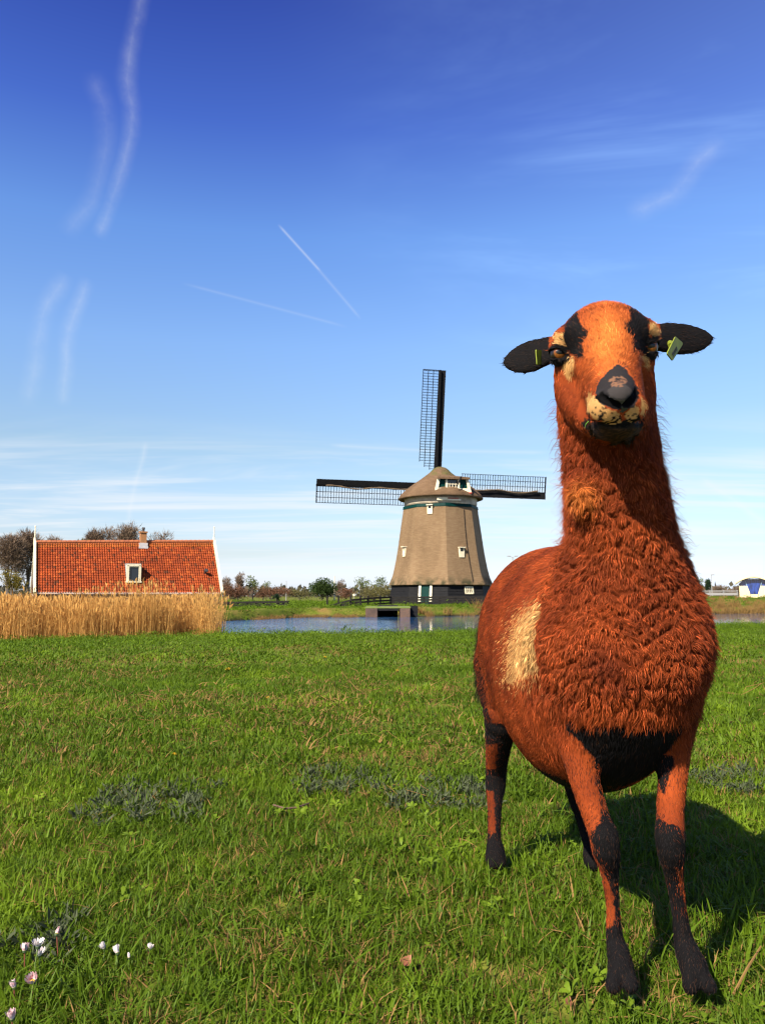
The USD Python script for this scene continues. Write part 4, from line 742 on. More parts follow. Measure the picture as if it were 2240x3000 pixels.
# a few single things in the turf
dl_m = mat('dead_leaf', (.13, .04, .016), .7, (.20, .08, .03), 60)
def dead_leaf(px, py, ln, label, ang):
    c = ground_at(px, py) + [0, 0, .018]; t = np.linspace(0, 1, 9); L_ = ln / F * c[1]; w = np.sin(np.pi * t ** .8) * L_ * .30; V = np.vstack([np.stack([t * L_, -w, .25 * w + .3 * L_ * (t - .5) ** 2 * 2], 1), np.stack([t * L_, w, .25 * w + .3 * L_ * (t - .5) ** 2 * 2], 1), np.stack([t * L_, 0 * w, .3 * L_ * (t - .5) ** 2 * 2], 1)])
    F_ = [(i + a, i + 1 + a, i + 1 + 18) for i in range(8) for a in (0,)] + [(i, i + 19, i + 18) for i in range(8)] + [(i + 9, i + 19, i + 10) for i in range(8)] + [(i + 9, i + 18, i + 19) for i in range(8)]
    m = trimesh.Trimesh(V - [L_ / 2, 0, 0], F_, process=False); m.apply_transform(trimesh.transformations.euler_matrix(.5, -.3, ang)); m.apply_translation(c); o = obj('dead_leaf', m, dl_m); tag(o, label, 'leaf')
dead_leaf(1190, 2852, 46, 'curled red brown dead leaf in the grass left of the front hooves', .9); dead_leaf(1626, 2752, 34, 'rusty dead leaf left of the near foreleg', 2.2); dead_leaf(1665, 2975, 36, 'small red brown dead leaf at the bottom edge', 1.2)
twig_m = mat('twig_bark', (.075, .04, .022), .9)
p = [ground_at(x, y) + [0, 0, .03] for x, y in ((800, 2392), (835, 2403), (868, 2400), (905, 2386))]; tag(obj('twig', tube(p, [.0026, .0032, .003, .0015], 6), twig_m), 'bent brown twig lying in the grass right of the broad weed patch', 'twig')
p = [ground_at(2148, 2935) + [0, 0, .01], ground_at(2190, 2900) + [0, 0, .03], ground_at(2232, 2862) + [0, 0, .045]]; tag(obj('straw_stem', tube(p, [.0022, .0022, .0015], 6), straw_m), 'thick pale straw stem in the bottom right corner', 'straw')
q = ground_at(1575, 2740); p = [q, q + [-.014, 0, .045], q + [-.022, .0, .098]]; tag(obj('straw_stem', tube(p, [.0013, .0012, .0008], 5), straw_m), 'upright straw stem left of the forelegs of the sheep', 'straw')
# ---------------------------------------------------------------- the sheep: one continuous skin from a distance field, a fleece of curves on it
def build_sheep():
    def rad(px, d): return px * d / F
    # ---- distance primitives (p: n x 3)
    def chain(pts):
        if len(pts) > 2:                                            # a smooth spine instead of straight pieces
            from scipy.interpolate import PchipInterpolator
            k = np.arange(len(pts)); q = np.linspace(0, len(pts) - 1, (len(pts) - 1) * 3 + 1)
            pts = PchipInterpolator(k, np.array(pts, float), axis=0)(q)
        P = [(at(x, y, d), rad(r, d)) for x, y, r, d in pts]
        def f(p):
            best = np.full(len(p), 9.0, np.float32)
            for (a, ra), (b, rb) in zip(P[:-1], P[1:]):
                ab = b - a; t = np.clip(((p - a) @ ab) / (ab @ ab), 0, 1)
                best = np.minimum(best, np.linalg.norm(p - a - t[:, None] * ab, axis=1) - (ra + (rb - ra) * t))
            return best
        return f
    def ellip(c, r, R=None):
        c, r = np.asarray(c, float), np.asarray(r, float)
        def f(p):
            q = (p - c) if R is None else (p - c) @ R
            k0 = np.linalg.norm(q / r, axis=1); k1 = np.linalg.norm(q / (r * r), axis=1)
            return k0 * (k0 - 1) / np.maximum(k1, 1e-6)
        return f
    def ball(x, y, d, r): 
        c, rr = at(x, y, d), rad(r, d)
        return lambda p: np.linalg.norm(p - c, axis=1) - rr
    def smin(a, b, k):
        h = np.maximum(k - np.abs(a - b), 0) / k
        return np.minimum(a, b) - h * h * k * .25
    def smax(a, b, k): return -smin(-a, -b, k)
    def ear(base, tip, width, d0, d1, lean, curl):
        a, b = at(*base, d0), at(*tip, d1); L = np.linalg.norm(b - a); t = (b - a) / L
        up = unit(np.array([0, lean, 1.0]) - t * (np.array([0, lean, 1.0]) @ t)); n = np.cross(t, up)
        if n[1] > 0: n = -n                                        # towards the viewer's side: the hollow of the ear
        w = rad(width, d0)
        def f(p):
            q = p - a; s = (q @ t) / L; v = q @ up; c = q @ n
            ww = np.interp(s, [-.3, 0, .18, .42, .62, .80, .93, 1.0], [.50, .66, .86, 1.0, .97, .74, .42, .05]) * w
            v = v - .20 * w * (1 - np.clip(s, 0, 1))
            cup = curl * (v / w) ** 2 * w * .55 - .12 * w
            dl = np.maximum(-.15 - s, s - 1.0) * L
            e = np.abs(c - cup) - np.interp(s, [0, .3, 1], [.0065, .0036, .0026])
            return smax(smax((np.abs(v) - ww) * .8, e * .8, .003), dl, .004)
        return f
    B = at(1808, 1892, 1.262)
    body = [(ellip(B, (.1265, .112, .0925)), .05),
            (ellip((.366, 1.53, .475), (.158, .34, .222)), .08), (ellip((.362, 1.73, .515), (.152, .20, .182)), .06),
            (ellip((.375, 1.36, .505), (.126, .17, .165)), .06),
            (chain([(1772, 1200, 138, 1.185), (1780, 1270, 139, 1.185), (1797, 1400, 142, 1.195), (1808, 1500, 150, 1.20), (1820, 1605, 160, 1.215), (1818, 1710, 198, 1.245), (1812, 1830, 225, 1.27)]), .05),
            (ellip(at(1700, 1455, 1.145), (.020, .018, .026)), .03)]
    legs = [chain([(1692, 2030, 66, 1.29), (1684, 2150, 49, 1.275), (1716, 2300, 40, 1.262), (1748, 2400, 36, 1.25), (1768, 2452, 39, 1.235), (1774, 2490, 38, 1.236), (1786, 2560, 24, 1.25), (1794, 2650, 18, 1.256),
                   (1799, 2740, 22, 1.256), (1812, 2800, 30, 1.245), (1818, 2835, 29, 1.238)]),
            chain([(1814, 2825, 27, 1.240), (1800, 2862, 21, 1.228), (1795, 2890, 20, 1.222)]), chain([(1820, 2825, 27, 1.240), (1838, 2862, 21, 1.228), (1846, 2888, 20, 1.218)]),
            chain([(1970, 2030, 64, 1.29), (1976, 2150, 48, 1.275), (1968, 2300, 38, 1.262), (1962, 2390, 36, 1.25), (1962, 2448, 40, 1.235), (1964, 2490, 38, 1.236), (1974, 2570, 24, 1.25), (1988, 2660, 20, 1.256),
                   (1999, 2740, 24, 1.256), (2016, 2800, 33, 1.245), (2030, 2835, 33, 1.238)]),
            chain([(2028, 2825, 29, 1.240), (2022, 2862, 22, 1.230), (2022, 2890, 21, 1.226)]), chain([(2032, 2825, 29, 1.240), (2056, 2862, 22, 1.228), (2074, 2888, 21, 1.220)]),
            chain([(1495, 1960, 105, 1.77), (1478, 2080, 62, 1.74), (1461, 2170, 38, 1.77), (1453, 2255, 29, 1.83), (1451, 2300, 28, 1.835), (1448, 2370, 19, 1.82), (1447, 2450, 18, 1.80), (1450, 2492, 25, 1.79), (1451, 2515, 25, 1.78)]),
            chain([(1451, 2510, 24, 1.785), (1440, 2532, 15, 1.77)]), chain([(1451, 2510, 24, 1.785), (1465, 2532, 15, 1.77)]),
            chain([(1720, 1990, 100, 1.78), (1690, 2160, 60, 1.76), (1682, 2270, 32, 1.84), (1690, 2330, 28, 1.85), (1708, 2400, 20, 1.84), (1728, 2470, 20, 1.82), (1736, 2510, 27, 1.80), (1738, 2530, 22, 1.79)]),
            chain([(1440, 1800, 24, 1.90), (1424, 1900, 24, 1.925), (1418, 1980, 20, 1.93), (1414, 2035, 12, 1.93)])]
    head = [(ellip(at(1770, 1012, 1.150), (.0690, .072, .0535)), .02),
            (ball(1664, 982, 1.092, 22), .014), (ball(1890, 962, 1.092, 22), .014),
            (ball(1652, 1000, 1.108, 36), .02), (ball(1893, 985, 1.108, 36), .02),
            (chain([(1768, 1000, 104, 1.108), (1782, 1070, 90, 1.078), (1802, 1130, 66, 1.045), (1815, 1165, 50, 1.018)]), .022),
            (chain([(1688, 1080, 58, 1.125), (1697, 1150, 70, 1.13), (1740, 1215, 56, 1.10)]), .03),
            (chain([(1852, 1080, 54, 1.125), (1850, 1150, 62, 1.13), (1845, 1215, 50, 1.10)]), .03),
            (chain([(1775, 1150, 95, 1.12), (1800, 1190, 76, 1.06)]), .03),
            (ball(1768, 1200, 1.020, 50), .014), (ball(1852, 1198, 1.022, 41), .014), (ball(1818, 1162, 1.004, 36), .014),
            (ellip(at(1805, 1250, 1.045), (.0285, .030, .0145)), .012),
            (chain([(1800, 1240, 42, 1.06), (1780, 1215, 80, 1.13)]), .02)]
    ears = [ear((1628, 1022), (1469, 1062), 55, 1.155, 1.185, .25, -.35), ear((1906, 992), (2093, 985), 55, 1.155, 1.185, .25, -.35)]
    prims = [f for f, k in body] + legs + [f for f, k in head] + ears
    toe_k = [.022, .007, .007, .022, .007, .007, .022, .007, .007, .022, .012]
    nb, nl, nh = len(body), len(legs), len(head)
    def base(p, act=None):
        on = (lambda i: True) if act is None else (lambda i: act[i])
        d = np.full(len(p), 9.0); h = np.full(len(p), 9.0)
        for i, (f, k) in enumerate(body):
            if on(i): d = smin(d, f(p), k)
        for i, f in enumerate(legs):
            if on(nb + i): d = smin(d, f(p), toe_k[i])
        for i, (f, k) in enumerate(head):
            if on(nb + nl + i): h = smin(h, f(p), k)
        d = smin(d, h, .028)
        for i, f in enumerate(ears):
            if on(nb + nl + nh + i): d = smin(d, f(p), .010)
        return np.maximum(d, .001 - p[:, 2])
    def surf(px, py, fn=base, lo=.9, hi=1.9):
        "where the line of sight of a pixel meets the skin"
        r = ray(px, py); r = r / r[1]; o = np.array([0, 0, CAMZ]); t = lo
        for _ in range(80):
            d = fn((o + r * t)[None])[0]
            if d < 2e-4: break
            t += d * .8
            if t > hi: return None
        return o + r * t
    # ---- grooves and hollows cut into the head, found on its surface
    def groove(pts, r, sink=0.0):
        Q = [surf(x, y) for x, y in pts]; dirs = [unit(q - [0, 0, CAMZ]) for q in Q]
        Q = [q + dd * sink for q, dd in zip(Q, dirs)]
        def f(p):
            best = np.full(len(p), 9.0)
            for a, b in zip(Q[:-1], Q[1:]):
                ab = b - a; t = np.clip(((p - a) @ ab) / max(ab @ ab, 1e-12), 0, 1)
                best = np.minimum(best, np.linalg.norm(p - a - t[:, None] * ab, axis=1) - r)
            return best
        return f
    cuts = [(groove([(1722, 1232), (1745, 1240), (1780, 1245), (1824, 1243), (1862, 1240), (1886, 1230)], .0028), .004),
            (groove([(1757, 1160), (1766, 1169), (1780, 1176), (1798, 1182), (1806, 1185)], .0052, .0052), .003),
            (groove([(1834, 1180), (1848, 1170), (1858, 1158), (1865, 1145)], .0052, .0052), .003),
            (groove([(1823, 1198), (1823, 1240)], .0026), .003)]
    cuts += [(groove([(1668, 1118), (1688, 1178), (1708, 1222)], .0085, -.0045), .016), (groove([(1884, 1105), (1894, 1165), (1893, 1212)], .0085, -.0045), .016)]
    eyes = []
    for x, y, out in ((1636, 1029, -1), (1912, 1010, 1)):
        s = surf(x - out * 6, y); eyes.append((s + np.array([out * .001, .0096, 0]), .0118))
    def final(p, act=None):
        d = base(p, act)
        if p[:, 2].max() < .78: return d
        for f, k in cuts: d = smax(d, -f(p), k)
        for c, r in eyes: d = smax(d, -(np.linalg.norm(p - c, axis=1) - r * 1.02), .004)
        out_s = lambda c: 1.0 if c[0] > .3 else -1.0
        # lids: a ring standing a little proud round each eyeball
        for c, r in eyes:
            q = p - c
            qn = np.linalg.norm(q, axis=1)
            shell = smax(qn - (r + .0040), -(qn - r * .99), .001)
            lid = smax(shell, -(q @ unit([out_s(c) * -.22, .15, 1.0]) + .0006), .002)
            lid2 = smax(shell, q @ unit([0, -.30, 1.0]) + .0058, .002)
            d = smin(d, lid, .004); d = smin(d, lid2, .004)
        return d
    # ---- surface nets on a sparse grid
    h = .0029; lo = np.array([.13, .95, -.012]); n = np.array([int(v) for v in ((.60 - .13) / h, (2.02 - .95) / h, (1.06 + .012) / h)])
    n = (n // 8 + 1) * 8
    G = np.full(n + 1, .05, np.float32)
    blk = n // 8
    bi = np.stack(np.meshgrid(*[np.arange(k) for k in blk], indexing='ij'), -1).reshape(-1, 3)
    cen = lo + (bi * 8 + 4) * h
    Pc = np.stack([f(cen) for f in prims], 1)
    dc = base(cen)
    near = bi[np.abs(dc) < 8 * h * 1.35]; G_sign = dc.reshape(blk)
    for b, dv in zip(bi[dc < -8 * h * 1.3], dc[dc < -8 * h * 1.3]):
        s = b * 8; G[s[0]:s[0] + 9, s[1]:s[1] + 9, s[2]:s[2] + 9] = -.05
    o = np.stack(np.meshgrid(*[np.arange(9)] * 3, indexing='ij'), -1).reshape(-1, 3)
    act = Pc[np.abs(dc) < 8 * h * 1.35] < 8 * h * .9 + .07
    for b, a_ in zip(near, act):
        I = b * 8 + o
        G[I[:, 0], I[:, 1], I[:, 2]] = final(lo + I * h, a_)
    inside = G < 0
    cs = [(0, 0, 0), (1, 0, 0), (0, 1, 0), (1, 1, 0), (0, 0, 1), (1, 0, 1), (0, 1, 1), (1, 1, 1)]
    def corner(A, c): return A[c[0]:A.shape[0] - 1 + c[0], c[1]:A.shape[1] - 1 + c[1], c[2]:A.shape[2] - 1 + c[2]]
    cnt = sum(corner(inside, c).astype(np.int8) for c in cs)
    cells = np.argwhere((cnt > 0) & (cnt < 8)); idx = np.full(cnt.shape, -1, np.int32); idx[tuple(cells.T)] = np.arange(len(cells))
    acc, w = np.zeros((len(cells), 3)), np.zeros(len(cells))
    vals = {c: G[cells[:, 0] + c[0], cells[:, 1] + c[1], cells[:, 2] + c[2]] for c in cs}
    for a in cs:
        for b in cs:
            if sum(b) == sum(a) + 1 and all(y >= x for x, y in zip(a, b)):
                va, vb = vals[a], vals[b]; m = (va < 0) != (vb < 0); t = va / np.where(va == vb, 1, va - vb)
                acc[m] += (np.array(a) + t[m, None] * (np.array(b) - np.array(a))); w[m] += 1
    V = lo + (cells + acc / w[:, None]) * h
    faces = []
    for ax in range(3):
        sl0 = [slice(None)] * 3; sl1 = [slice(None)] * 3; sl0[ax] = slice(0, -1); sl1[ax] = slice(1, None)
        e = np.argwhere(inside[tuple(sl0)] != inside[tuple(sl1)])
        u, v = [(1, 2), (2, 0), (0, 1)][ax]
        e = e[(e[:, u] > 0) & (e[:, v] > 0) & (e[:, u] < n[u]) & (e[:, v] < n[v])]
        flip = inside[tuple(e.T)]
        du, dv = np.eye(3, dtype=int)[u], np.eye(3, dtype=int)[v]
        q = np.stack([idx[tuple(x.T)] for x in (e - du - dv, e - dv, e, e - du)], 1)
        q[~flip] = q[~flip][:, ::-1]; faces.append(q)
    Q = np.vstack(faces); Q = Q[(Q >= 0).all(1)]
    T = np.vstack([Q[:, [0, 1, 2]], Q[:, [0, 2, 3]]])
    # keep the one connected skin
    from scipy.sparse import coo_matrix
    from scipy.sparse.csgraph import connected_components
    E = np.vstack([T[:, [0, 1]], T[:, [1, 2]]]); _, lab = connected_components(coo_matrix((np.ones(len(E)), (E[:, 0], E[:, 1])), shape=(len(V), len(V))), directed=False)
    big = np.bincount(lab).argmax(); keep = lab == big; ren = np.cumsum(keep) - 1
    V, T = V[keep], ren[T[keep[T].all(1)]]
    E = np.unique(np.sort(np.vstack([T[:, [0, 1]], T[:, [1, 2]], T[:, [2, 0]]]), 1), axis=0)
    A = coo_matrix((np.ones(2 * len(E)), (np.r_[E[:, 0], E[:, 1]], np.r_[E[:, 1], E[:, 0]])), shape=(len(V), len(V))).tocsr(); deg = np.asarray(A.sum(1)).ravel()[:, None]
    for lam in (.5, -.5, .5, -.5, .4): V = V + lam * (A @ V / deg - V)

    # ---- what lies where on the animal
    def normals(V):
        n_ = np.zeros_like(V); fn = np.cross(V[T[:, 1]] - V[T[:, 0]], V[T[:, 2]] - V[T[:, 0]])
        for k in range(3): np.add.at(n_, T[:, k], fn)
        return n_ / np.maximum(np.linalg.norm(n_, axis=1, keepdims=True), 1e-12)
    N = normals(V)
    if (N * (V - V.mean(0))).sum() < 0: T = T[:, ::-1]; N = -N
    def field(fs, p, zlo=-1.0, zhi=2.0):
        d = np.full(len(p), 9.0); m = (p[:, 2] > zlo) & (p[:, 2] < zhi); q = p[m]; e = np.full(len(q), 9.0)
        for f in fs: e = np.minimum(e, f(q))
        d[m] = e; return d
    import shapely
    def poly(pts): return shapely.Polygon(pts)
    K_EYE = [poly([(1691, 910), (1651, 950), (1646, 984), (1664, 1025), (1687, 1047), (1709, 1050), (1705, 1007), (1723, 971), (1698, 944)]),
             poly([(1839, 898), (1866, 905), (1899, 935), (1902, 984), (1893, 1020), (1861, 1036), (1852, 1007), (1852, 980), (1828, 962), (1848, 931)])]
    K_NOSE = poly([(1808, 1067), (1785, 1080), (1760, 1110), (1743, 1141), (1745, 1162), (1760, 1180), (1790, 1197), (1822, 1204), (1852, 1196), (1874, 1165), (1868, 1137), (1850, 1105), (1835, 1080)])
    C_LIP = [poly([(1726, 1145), (1745, 1165), (1775, 1195), (1815, 1212), (1818, 1238), (1790, 1244), (1740, 1228), (1714, 1205), (1718, 1170)]), poly([(1833, 1208), (1860, 1187), (1874, 1195), (1870, 1228), (1845, 1240), (1830, 1240)]),
             poly([(1876, 1160), (1892, 1188), (1888, 1218), (1878, 1212)])]
    K_MUZZLE = poly([(1700, 1165), (1722, 1150), (1872, 1150), (1886, 1190), (1883, 1255), (1850, 1300), (1795, 1302), (1740, 1285), (1715, 1255), (1692, 1222)])
    C_EYE = [poly([(1656, 1036), (1676, 1042), (1682, 1066), (1674, 1108), (1660, 1112), (1652, 1085), (1648, 1060)]), poly([(1626, 975), (1648, 975), (1662, 1028), (1652, 1026), (1640, 1008), (1622, 1010)]),
             poly([(1878, 1043), (1898, 1038), (1904, 1075), (1892, 1082)]), poly([(1902, 945), (1922, 950), (1934, 985), (1915, 988), (1902, 972)])]
    O_LEGS = [poly([(1560, 2060), (1735, 2060), (1735, 2180), (1745, 2280), (1762, 2360), (1755, 2415), (1728, 2440), (1738, 2500), (1770, 2560), (1795, 2620), (1802, 2690), (1790, 2720), (1740, 2700), (1640, 2500), (1560, 2300)]),
              poly([(1748, 2235), (1764, 2240), (1790, 2370), (1770, 2375)]),
              poly([(1985, 2060), (2090, 2060), (2060, 2250), (2030, 2440), (2003, 2440), (1990, 2425), (1930, 2400), (1915, 2350), (1915, 2280), (1945, 2330), (1972, 2240)]),
              poly([(1985, 2560), (2020, 2520), (2030, 2680), (2010, 2672), (1996, 2620)]),
              poly([(1400, 2150), (1458, 2160), (1452, 2255), (1425, 2255)]), poly([(1415, 2315), (1448, 2320), (1452, 2440), (1435, 2450), (1415, 2400)])]
    K_THIGH = poly([(1370, 1900), (1402, 1930), (1414, 1990), (1424, 2060), (1446, 2150), (1470, 2175), (1380, 2190)])
    C_FLANK = poly([(1600, 1762), (1540, 1785), (1508, 1832), (1489, 1886), (1483, 1950), (1482, 2000), (1503, 2008), (1535, 1985), (1600, 1960)])
    LUMP = at(1704, 1458, 1.125)
    ORANGE, DEEP, FORE, CREAM, BLACK, BROWN = [np.array(c) for c in ((.235, .043, .0095), (.125, .0215, .0062), (.40, .105, .020), (.40, .215, .075), (.0050, .0044, .0046), (.06, .027, .013))]
    def marks(p, nrm, loose=0.0):
        "colour of the coat at points of the skin, and the zones (head, ear, leg distances)"
        x, y = to_px(p)
        w1, w2 = meshkit.fbm(p * 90, 3, 3) - .5, meshkit.fbm(p * 90, 3, 9) - .5
        jr = np.random.default_rng(len(p)); xs, ys = x + 14 * w1 + loose * jr.normal(0, 1, len(p)), y + 14 * w2 + loose * jr.normal(0, 1, len(p)); fine = meshkit.fbm(p * 420, 2, 5)
        dh = field([f for f, k in head], p, .74); de = field(ears, p, .86); dl = field(legs, p, -1, .62); db = field([f for f, k in body], p, .15, .62)
        inside_ = lambda g: shapely.contains_xy(g, xs, ys)
        big = meshkit.fbm(p * 16, 3, 21)[:, None]
        c = ORANGE + (DEEP - ORANGE) * np.clip(big * 2 - .5, 0, 1)
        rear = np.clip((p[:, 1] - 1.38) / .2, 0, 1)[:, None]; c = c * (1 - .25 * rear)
        put = lambda m, col: c.__setitem__(m, col)
        neckball = np.exp(-(np.linalg.norm(p - LUMP, axis=1) / .022) ** 2)[:, None]; c = c + (FORE * 1.05 - c) * np.clip(neckball * 1.25, 0, 1)
        # flank patch, belly, thigh, legs
        put(inside_(C_FLANK) & (p[:, 1] > 1.235) & (nrm[:, 0] < .3), CREAM)
        zb = .296 + .112 * np.clip((1.33 - p[:, 1]) / .09, 0, 1)
        leg = dl < np.minimum(db, .5) - .004; low = (p[:, 2] < zb + .03 * w1)
        put(low & ~leg, BLACK)
        o = np.zeros(len(p), bool)
        for g in O_LEGS: o |= inside_(g)
        put(leg & (p[:, 2] < .36) & (p[:, 1] < 1.4) & ~o, BLACK)
        put(leg & (p[:, 2] < .335) & (p[:, 1] >= 1.4) & ~o, BLACK)
        put(leg & (p[:, 2] < .34) & (p[:, 1] > 1.5) & (p[:, 0] > .33), BLACK)
        put(leg & (p[:, 1] > 1.875) & (p[:, 2] < .57), BROWN * .35)
        put(inside_(K_THIGH) & (p[:, 1] > 1.6), BLACK)
        # head
        hd = (dh < .022) & (p[:, 2] > .76) & (p[:, 1] < 1.19)
        fore_pale = np.exp(-(((x - 1782) / 62) ** 2 + ((y - 1000) / 95) ** 2))[:, None] * hd[:, None]  # paler orange coat in the middle of the forehead
        c = np.where(hd[:, None], c * 1.0 + (FORE - c) * np.clip(fore_pale * 1.1, 0, 1), c)
        put = lambda m, col: c.__setitem__(m, col)
        for g in K_EYE: put(hd & inside_(g), BLACK)
        for g in C_EYE: put(hd & inside_(g), CREAM)
        for (ex, ey) in ((1634, 1040), (1915, 1020)): put(hd & (((xs - ex) / 35) ** 2 + ((ys - ey) / 35) ** 2 < 1), BLACK)
        put(hd & inside_(K_MUZZLE) & (ys > 1238), np.array([.016, .0115, .0095])); put(hd & inside_(poly([(1706, 1222), (1724, 1226), (1735, 1258), (1716, 1246)])), BROWN * .4)
        chin = hd & inside_(K_MUZZLE) & (ys > 1256) & (fine > .52); put(chin, np.array([.045, .024, .014]))
        for g in C_LIP: put(hd & inside_(g), CREAM * .82)
        speck = (meshkit.fbm(p * 300, 2, 11) > .44 + .25 * np.clip((1236 - y) / 40, -1, 1)) & inside_(poly([(1712, 1190), (1770, 1195), (1840, 1215), (1890, 1195), (1890, 1250), (1710, 1250)]))
        put(hd & speck & (ys > 1180), BLACK)
        put(hd & inside_(K_NOSE), BLACK * 3.2)
        put(hd & inside_(K_NOSE) & (((xs - 1815) / 34) ** 2 + ((ys - 1145) / 24) ** 2 < 1), np.array([.030, .026, .025]))
        brown = hd & inside_(K_NOSE) & (((xs - 1808) / 26) ** 2 + ((ys - 1118) / 17) ** 2 < 1) & (fine > .42); put(brown, np.array([.12, .06, .035]))
        put((de < .006) & (np.abs(x - 1770) > 162), BLACK)
        return c, dh, de, dl, db, x, y
    C, dh, de, dl, db, X, Y = marks(V, N)
    nostril_shade = np.minimum(cuts[1][0](V), cuts[2][0](V)) < .0012; C[nostril_shade] = BLACK * .5  # nostril slits painted near black to read as shaded hollows
    # ---- woolly locks: clefts between cells, deepest on the breast, in chevrons down its middle
    def lock_space(p):
        q = p.copy(); xc = .372 + .0 * p[:, 2]
        k = np.clip(1 - np.abs(p[:, 0] - xc) / .11, 0, 1) * np.clip((p[:, 2] - .42) / .05, 0, 1) * np.clip((.66 - p[:, 2]) / .05, 0, 1) * (p[:, 1] < 1.3)
        q[:, 2] = p[:, 2] - .55 * np.abs(p[:, 0] - xc) * np.clip(k * 2, 0, 1)
        q[:, 2] *= np.where(p[:, 2] > .66, .72, 1.0)
        return q + .006 * (np.stack([meshkit.fbm(p * 45, 2, s_) for s_ in (31, 32, 33)], 1) - .5) * 2
    lk = np.random.default_rng(5)
    sd = lk.choice(len(V), 14000, replace=False); Sq = lock_space(V[sd]); keep_ = []
    tree = cKDTree(Sq); alive = np.ones(len(sd), bool)
    for i in range(len(sd)):                                        # thin the seeds to an even spacing
        if alive[i]:
            keep_.append(i)
            for j in tree.query_ball_point(Sq[i], .0095 if V[sd[i], 2] > .66 else .0108): alive[j] = False
            alive[i] = True
    seed_i = sd[keep_]; locks = cKDTree(Sq[keep_])
    def lock_of(p):
        d2, i2 = locks.query(lock_space(p), k=2); return i2[:, 0], d2[:, 0], d2[:, 1] - d2[:, 0]
    def woolly(p):
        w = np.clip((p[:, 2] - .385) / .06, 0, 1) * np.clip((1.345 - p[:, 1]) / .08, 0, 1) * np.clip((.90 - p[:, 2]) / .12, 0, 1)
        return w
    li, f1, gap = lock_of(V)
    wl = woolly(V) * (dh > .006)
    cleft = np.exp(-(gap / .0024) ** 2); puff = np.clip(gap / .010, 0, 1) ** .6
    chev = np.zeros(len(V)); sv = V[:, 2] - .58 * np.abs(V[:, 0] - .353) + .008 * (meshkit.fbm(V * 40, 2, 61) - .5)
    for zk, ex_ in ((.500, .035), (.524, .060), (.543, .062), (.563, .055), (.585, .045)): chev = np.maximum(chev, np.exp(-((sv - zk) / .0020) ** 2) * np.clip((ex_ - np.abs(V[:, 0] - .353)) / .012, 0, 1) * (V[:, 1] < 1.22))
    patch = .35 + .65 * np.clip((meshkit.fbm(V * 18, 2, 44) - .3) * 3, 0, 1)
    V = V + N * (wl * patch * (puff * .0018 - cleft * .0075) - wl * chev * .0085)[:, None]
    N = normals(V); N = N if (N * (V - V.mean(0))).sum() > 0 else -N
    root = thing('sheep', 'russet brown sheep with black face patches and yellow ear tags, standing in the meadow', 'sheep', parent=None)
    skin = usdkit.material(stage, '/World/Looks/sheep_skin', {'a': ('attribute', {'attribute': 'tint'}), 'p': ('principled_bsdf', {'roughness': .8, 'specular_ior_level': .05}),
        'tc': ('texture_coordinate', {}), 'n': ('noise_texture', {'scale': 900.0, 'detail': 2.0}), 'b': ('bump', {'distance': .0012, 'strength': .8})},
        [('a.color', 'p.base_color'), ('tc.object', 'n.vector'), ('n.fac', 'b.height'), ('b.normal', 'p.normal')], surface='p.BSDF')
    wet = (dh < .01) & shapely.contains_xy(poly([(1775, 1160), (1822, 1170), (1852, 1156), (1862, 1166), (1848, 1188), (1826, 1212), (1818, 1212), (1795, 1190), (1772, 1176)]), X, Y) & (V[:, 1] < 1.06) & ~nostril_shade
    obj('body', (V, T), skin, root, smooth=True, color=C * (1 - .55 * np.clip(wl, 0, 1))[:, None])  # darker undercoat, painted so the gaps between locks look shaded
    # ---- the fleece
    hr = np.random.default_rng(11)
    area = np.linalg.norm(np.cross(V[T[:, 1]] - V[T[:, 0]], V[T[:, 2]] - V[T[:, 0]]), axis=1) / 2
    fc = V[T].mean(1); fpx, fpy = to_px(fc); fdh, fde, fdl = dh[T].mean(1), de[T].mean(1), dl[T].mean(1)
    dens = np.where(fdh < .01, 2.2, 1.0) * np.where((fde < .006), 1.3, 1.0) * np.where(fc[:, 1] > 1.4, .75, 1.0) * np.where(fdl < .006, 1.3, 1.0)
    dens = dens * np.where(wet[T].any(1), 0, 1) * (fc[:, 2] > .028)
    nose_bare = K_NOSE.buffer(-4); NH = HAIRS
    pick = hr.choice(len(T), NH, p=area * dens / (area * dens).sum())
    r1, r2 = np.sqrt(hr.random(NH)), hr.random(NH); bw = np.stack([1 - r1, r1 * (1 - r2), r1 * r2], 1)
    P = (V[T[pick]] * bw[:, :, None]).sum(1); nr = (N[T[pick]] * bw[:, :, None]).sum(1); nr /= np.linalg.norm(nr, axis=1, keepdims=True)
    hc, hdh, hde, hdl, hdb, hx, hy = marks(P, nr, np.where(P[:, 2] < .37, 17.0, np.where(P[:, 2] > .78, 5.0, 20.0)))
    eyebare = np.zeros(NH, bool)
    for c_, r_ in eyes: eyebare |= np.linalg.norm(P - c_, axis=1) < r_ * 1.22
    onhead = (hdh < .012) & (P[:, 2] > .76); onear = hde < .007; onleg = (hdl < .012) & (P[:, 2] < .37)
    top = np.clip((P[:, 2] - .985) / .03, 0, 1) * onhead
    L = np.where(P[:, 1] > 1.36, .0105, .0108); L = np.where(P[:, 2] > .70, .0098, L)
    L = np.where(onleg, .0064, L); L = np.where(onhead, .0062 + .005 * top, L); L = np.where(onear, .0058, L)
    fringe = np.clip(1 - np.abs(P[:, 2] - .425) / .025, 0, 1) * (P[:, 1] < 1.28) * ~onleg; L = L * (1 + .7 * fringe)
    tailm = (hdl < .02) & (P[:, 1] > 1.875) & (P[:, 2] > .34); L = np.where(tailm, .026, L)
    L = np.where(shapely.contains_xy(K_MUZZLE, hx, hy) & onhead, .0026, L); L = np.where(shapely.contains_xy(K_NOSE, hx, hy) & onhead, .0020, L)
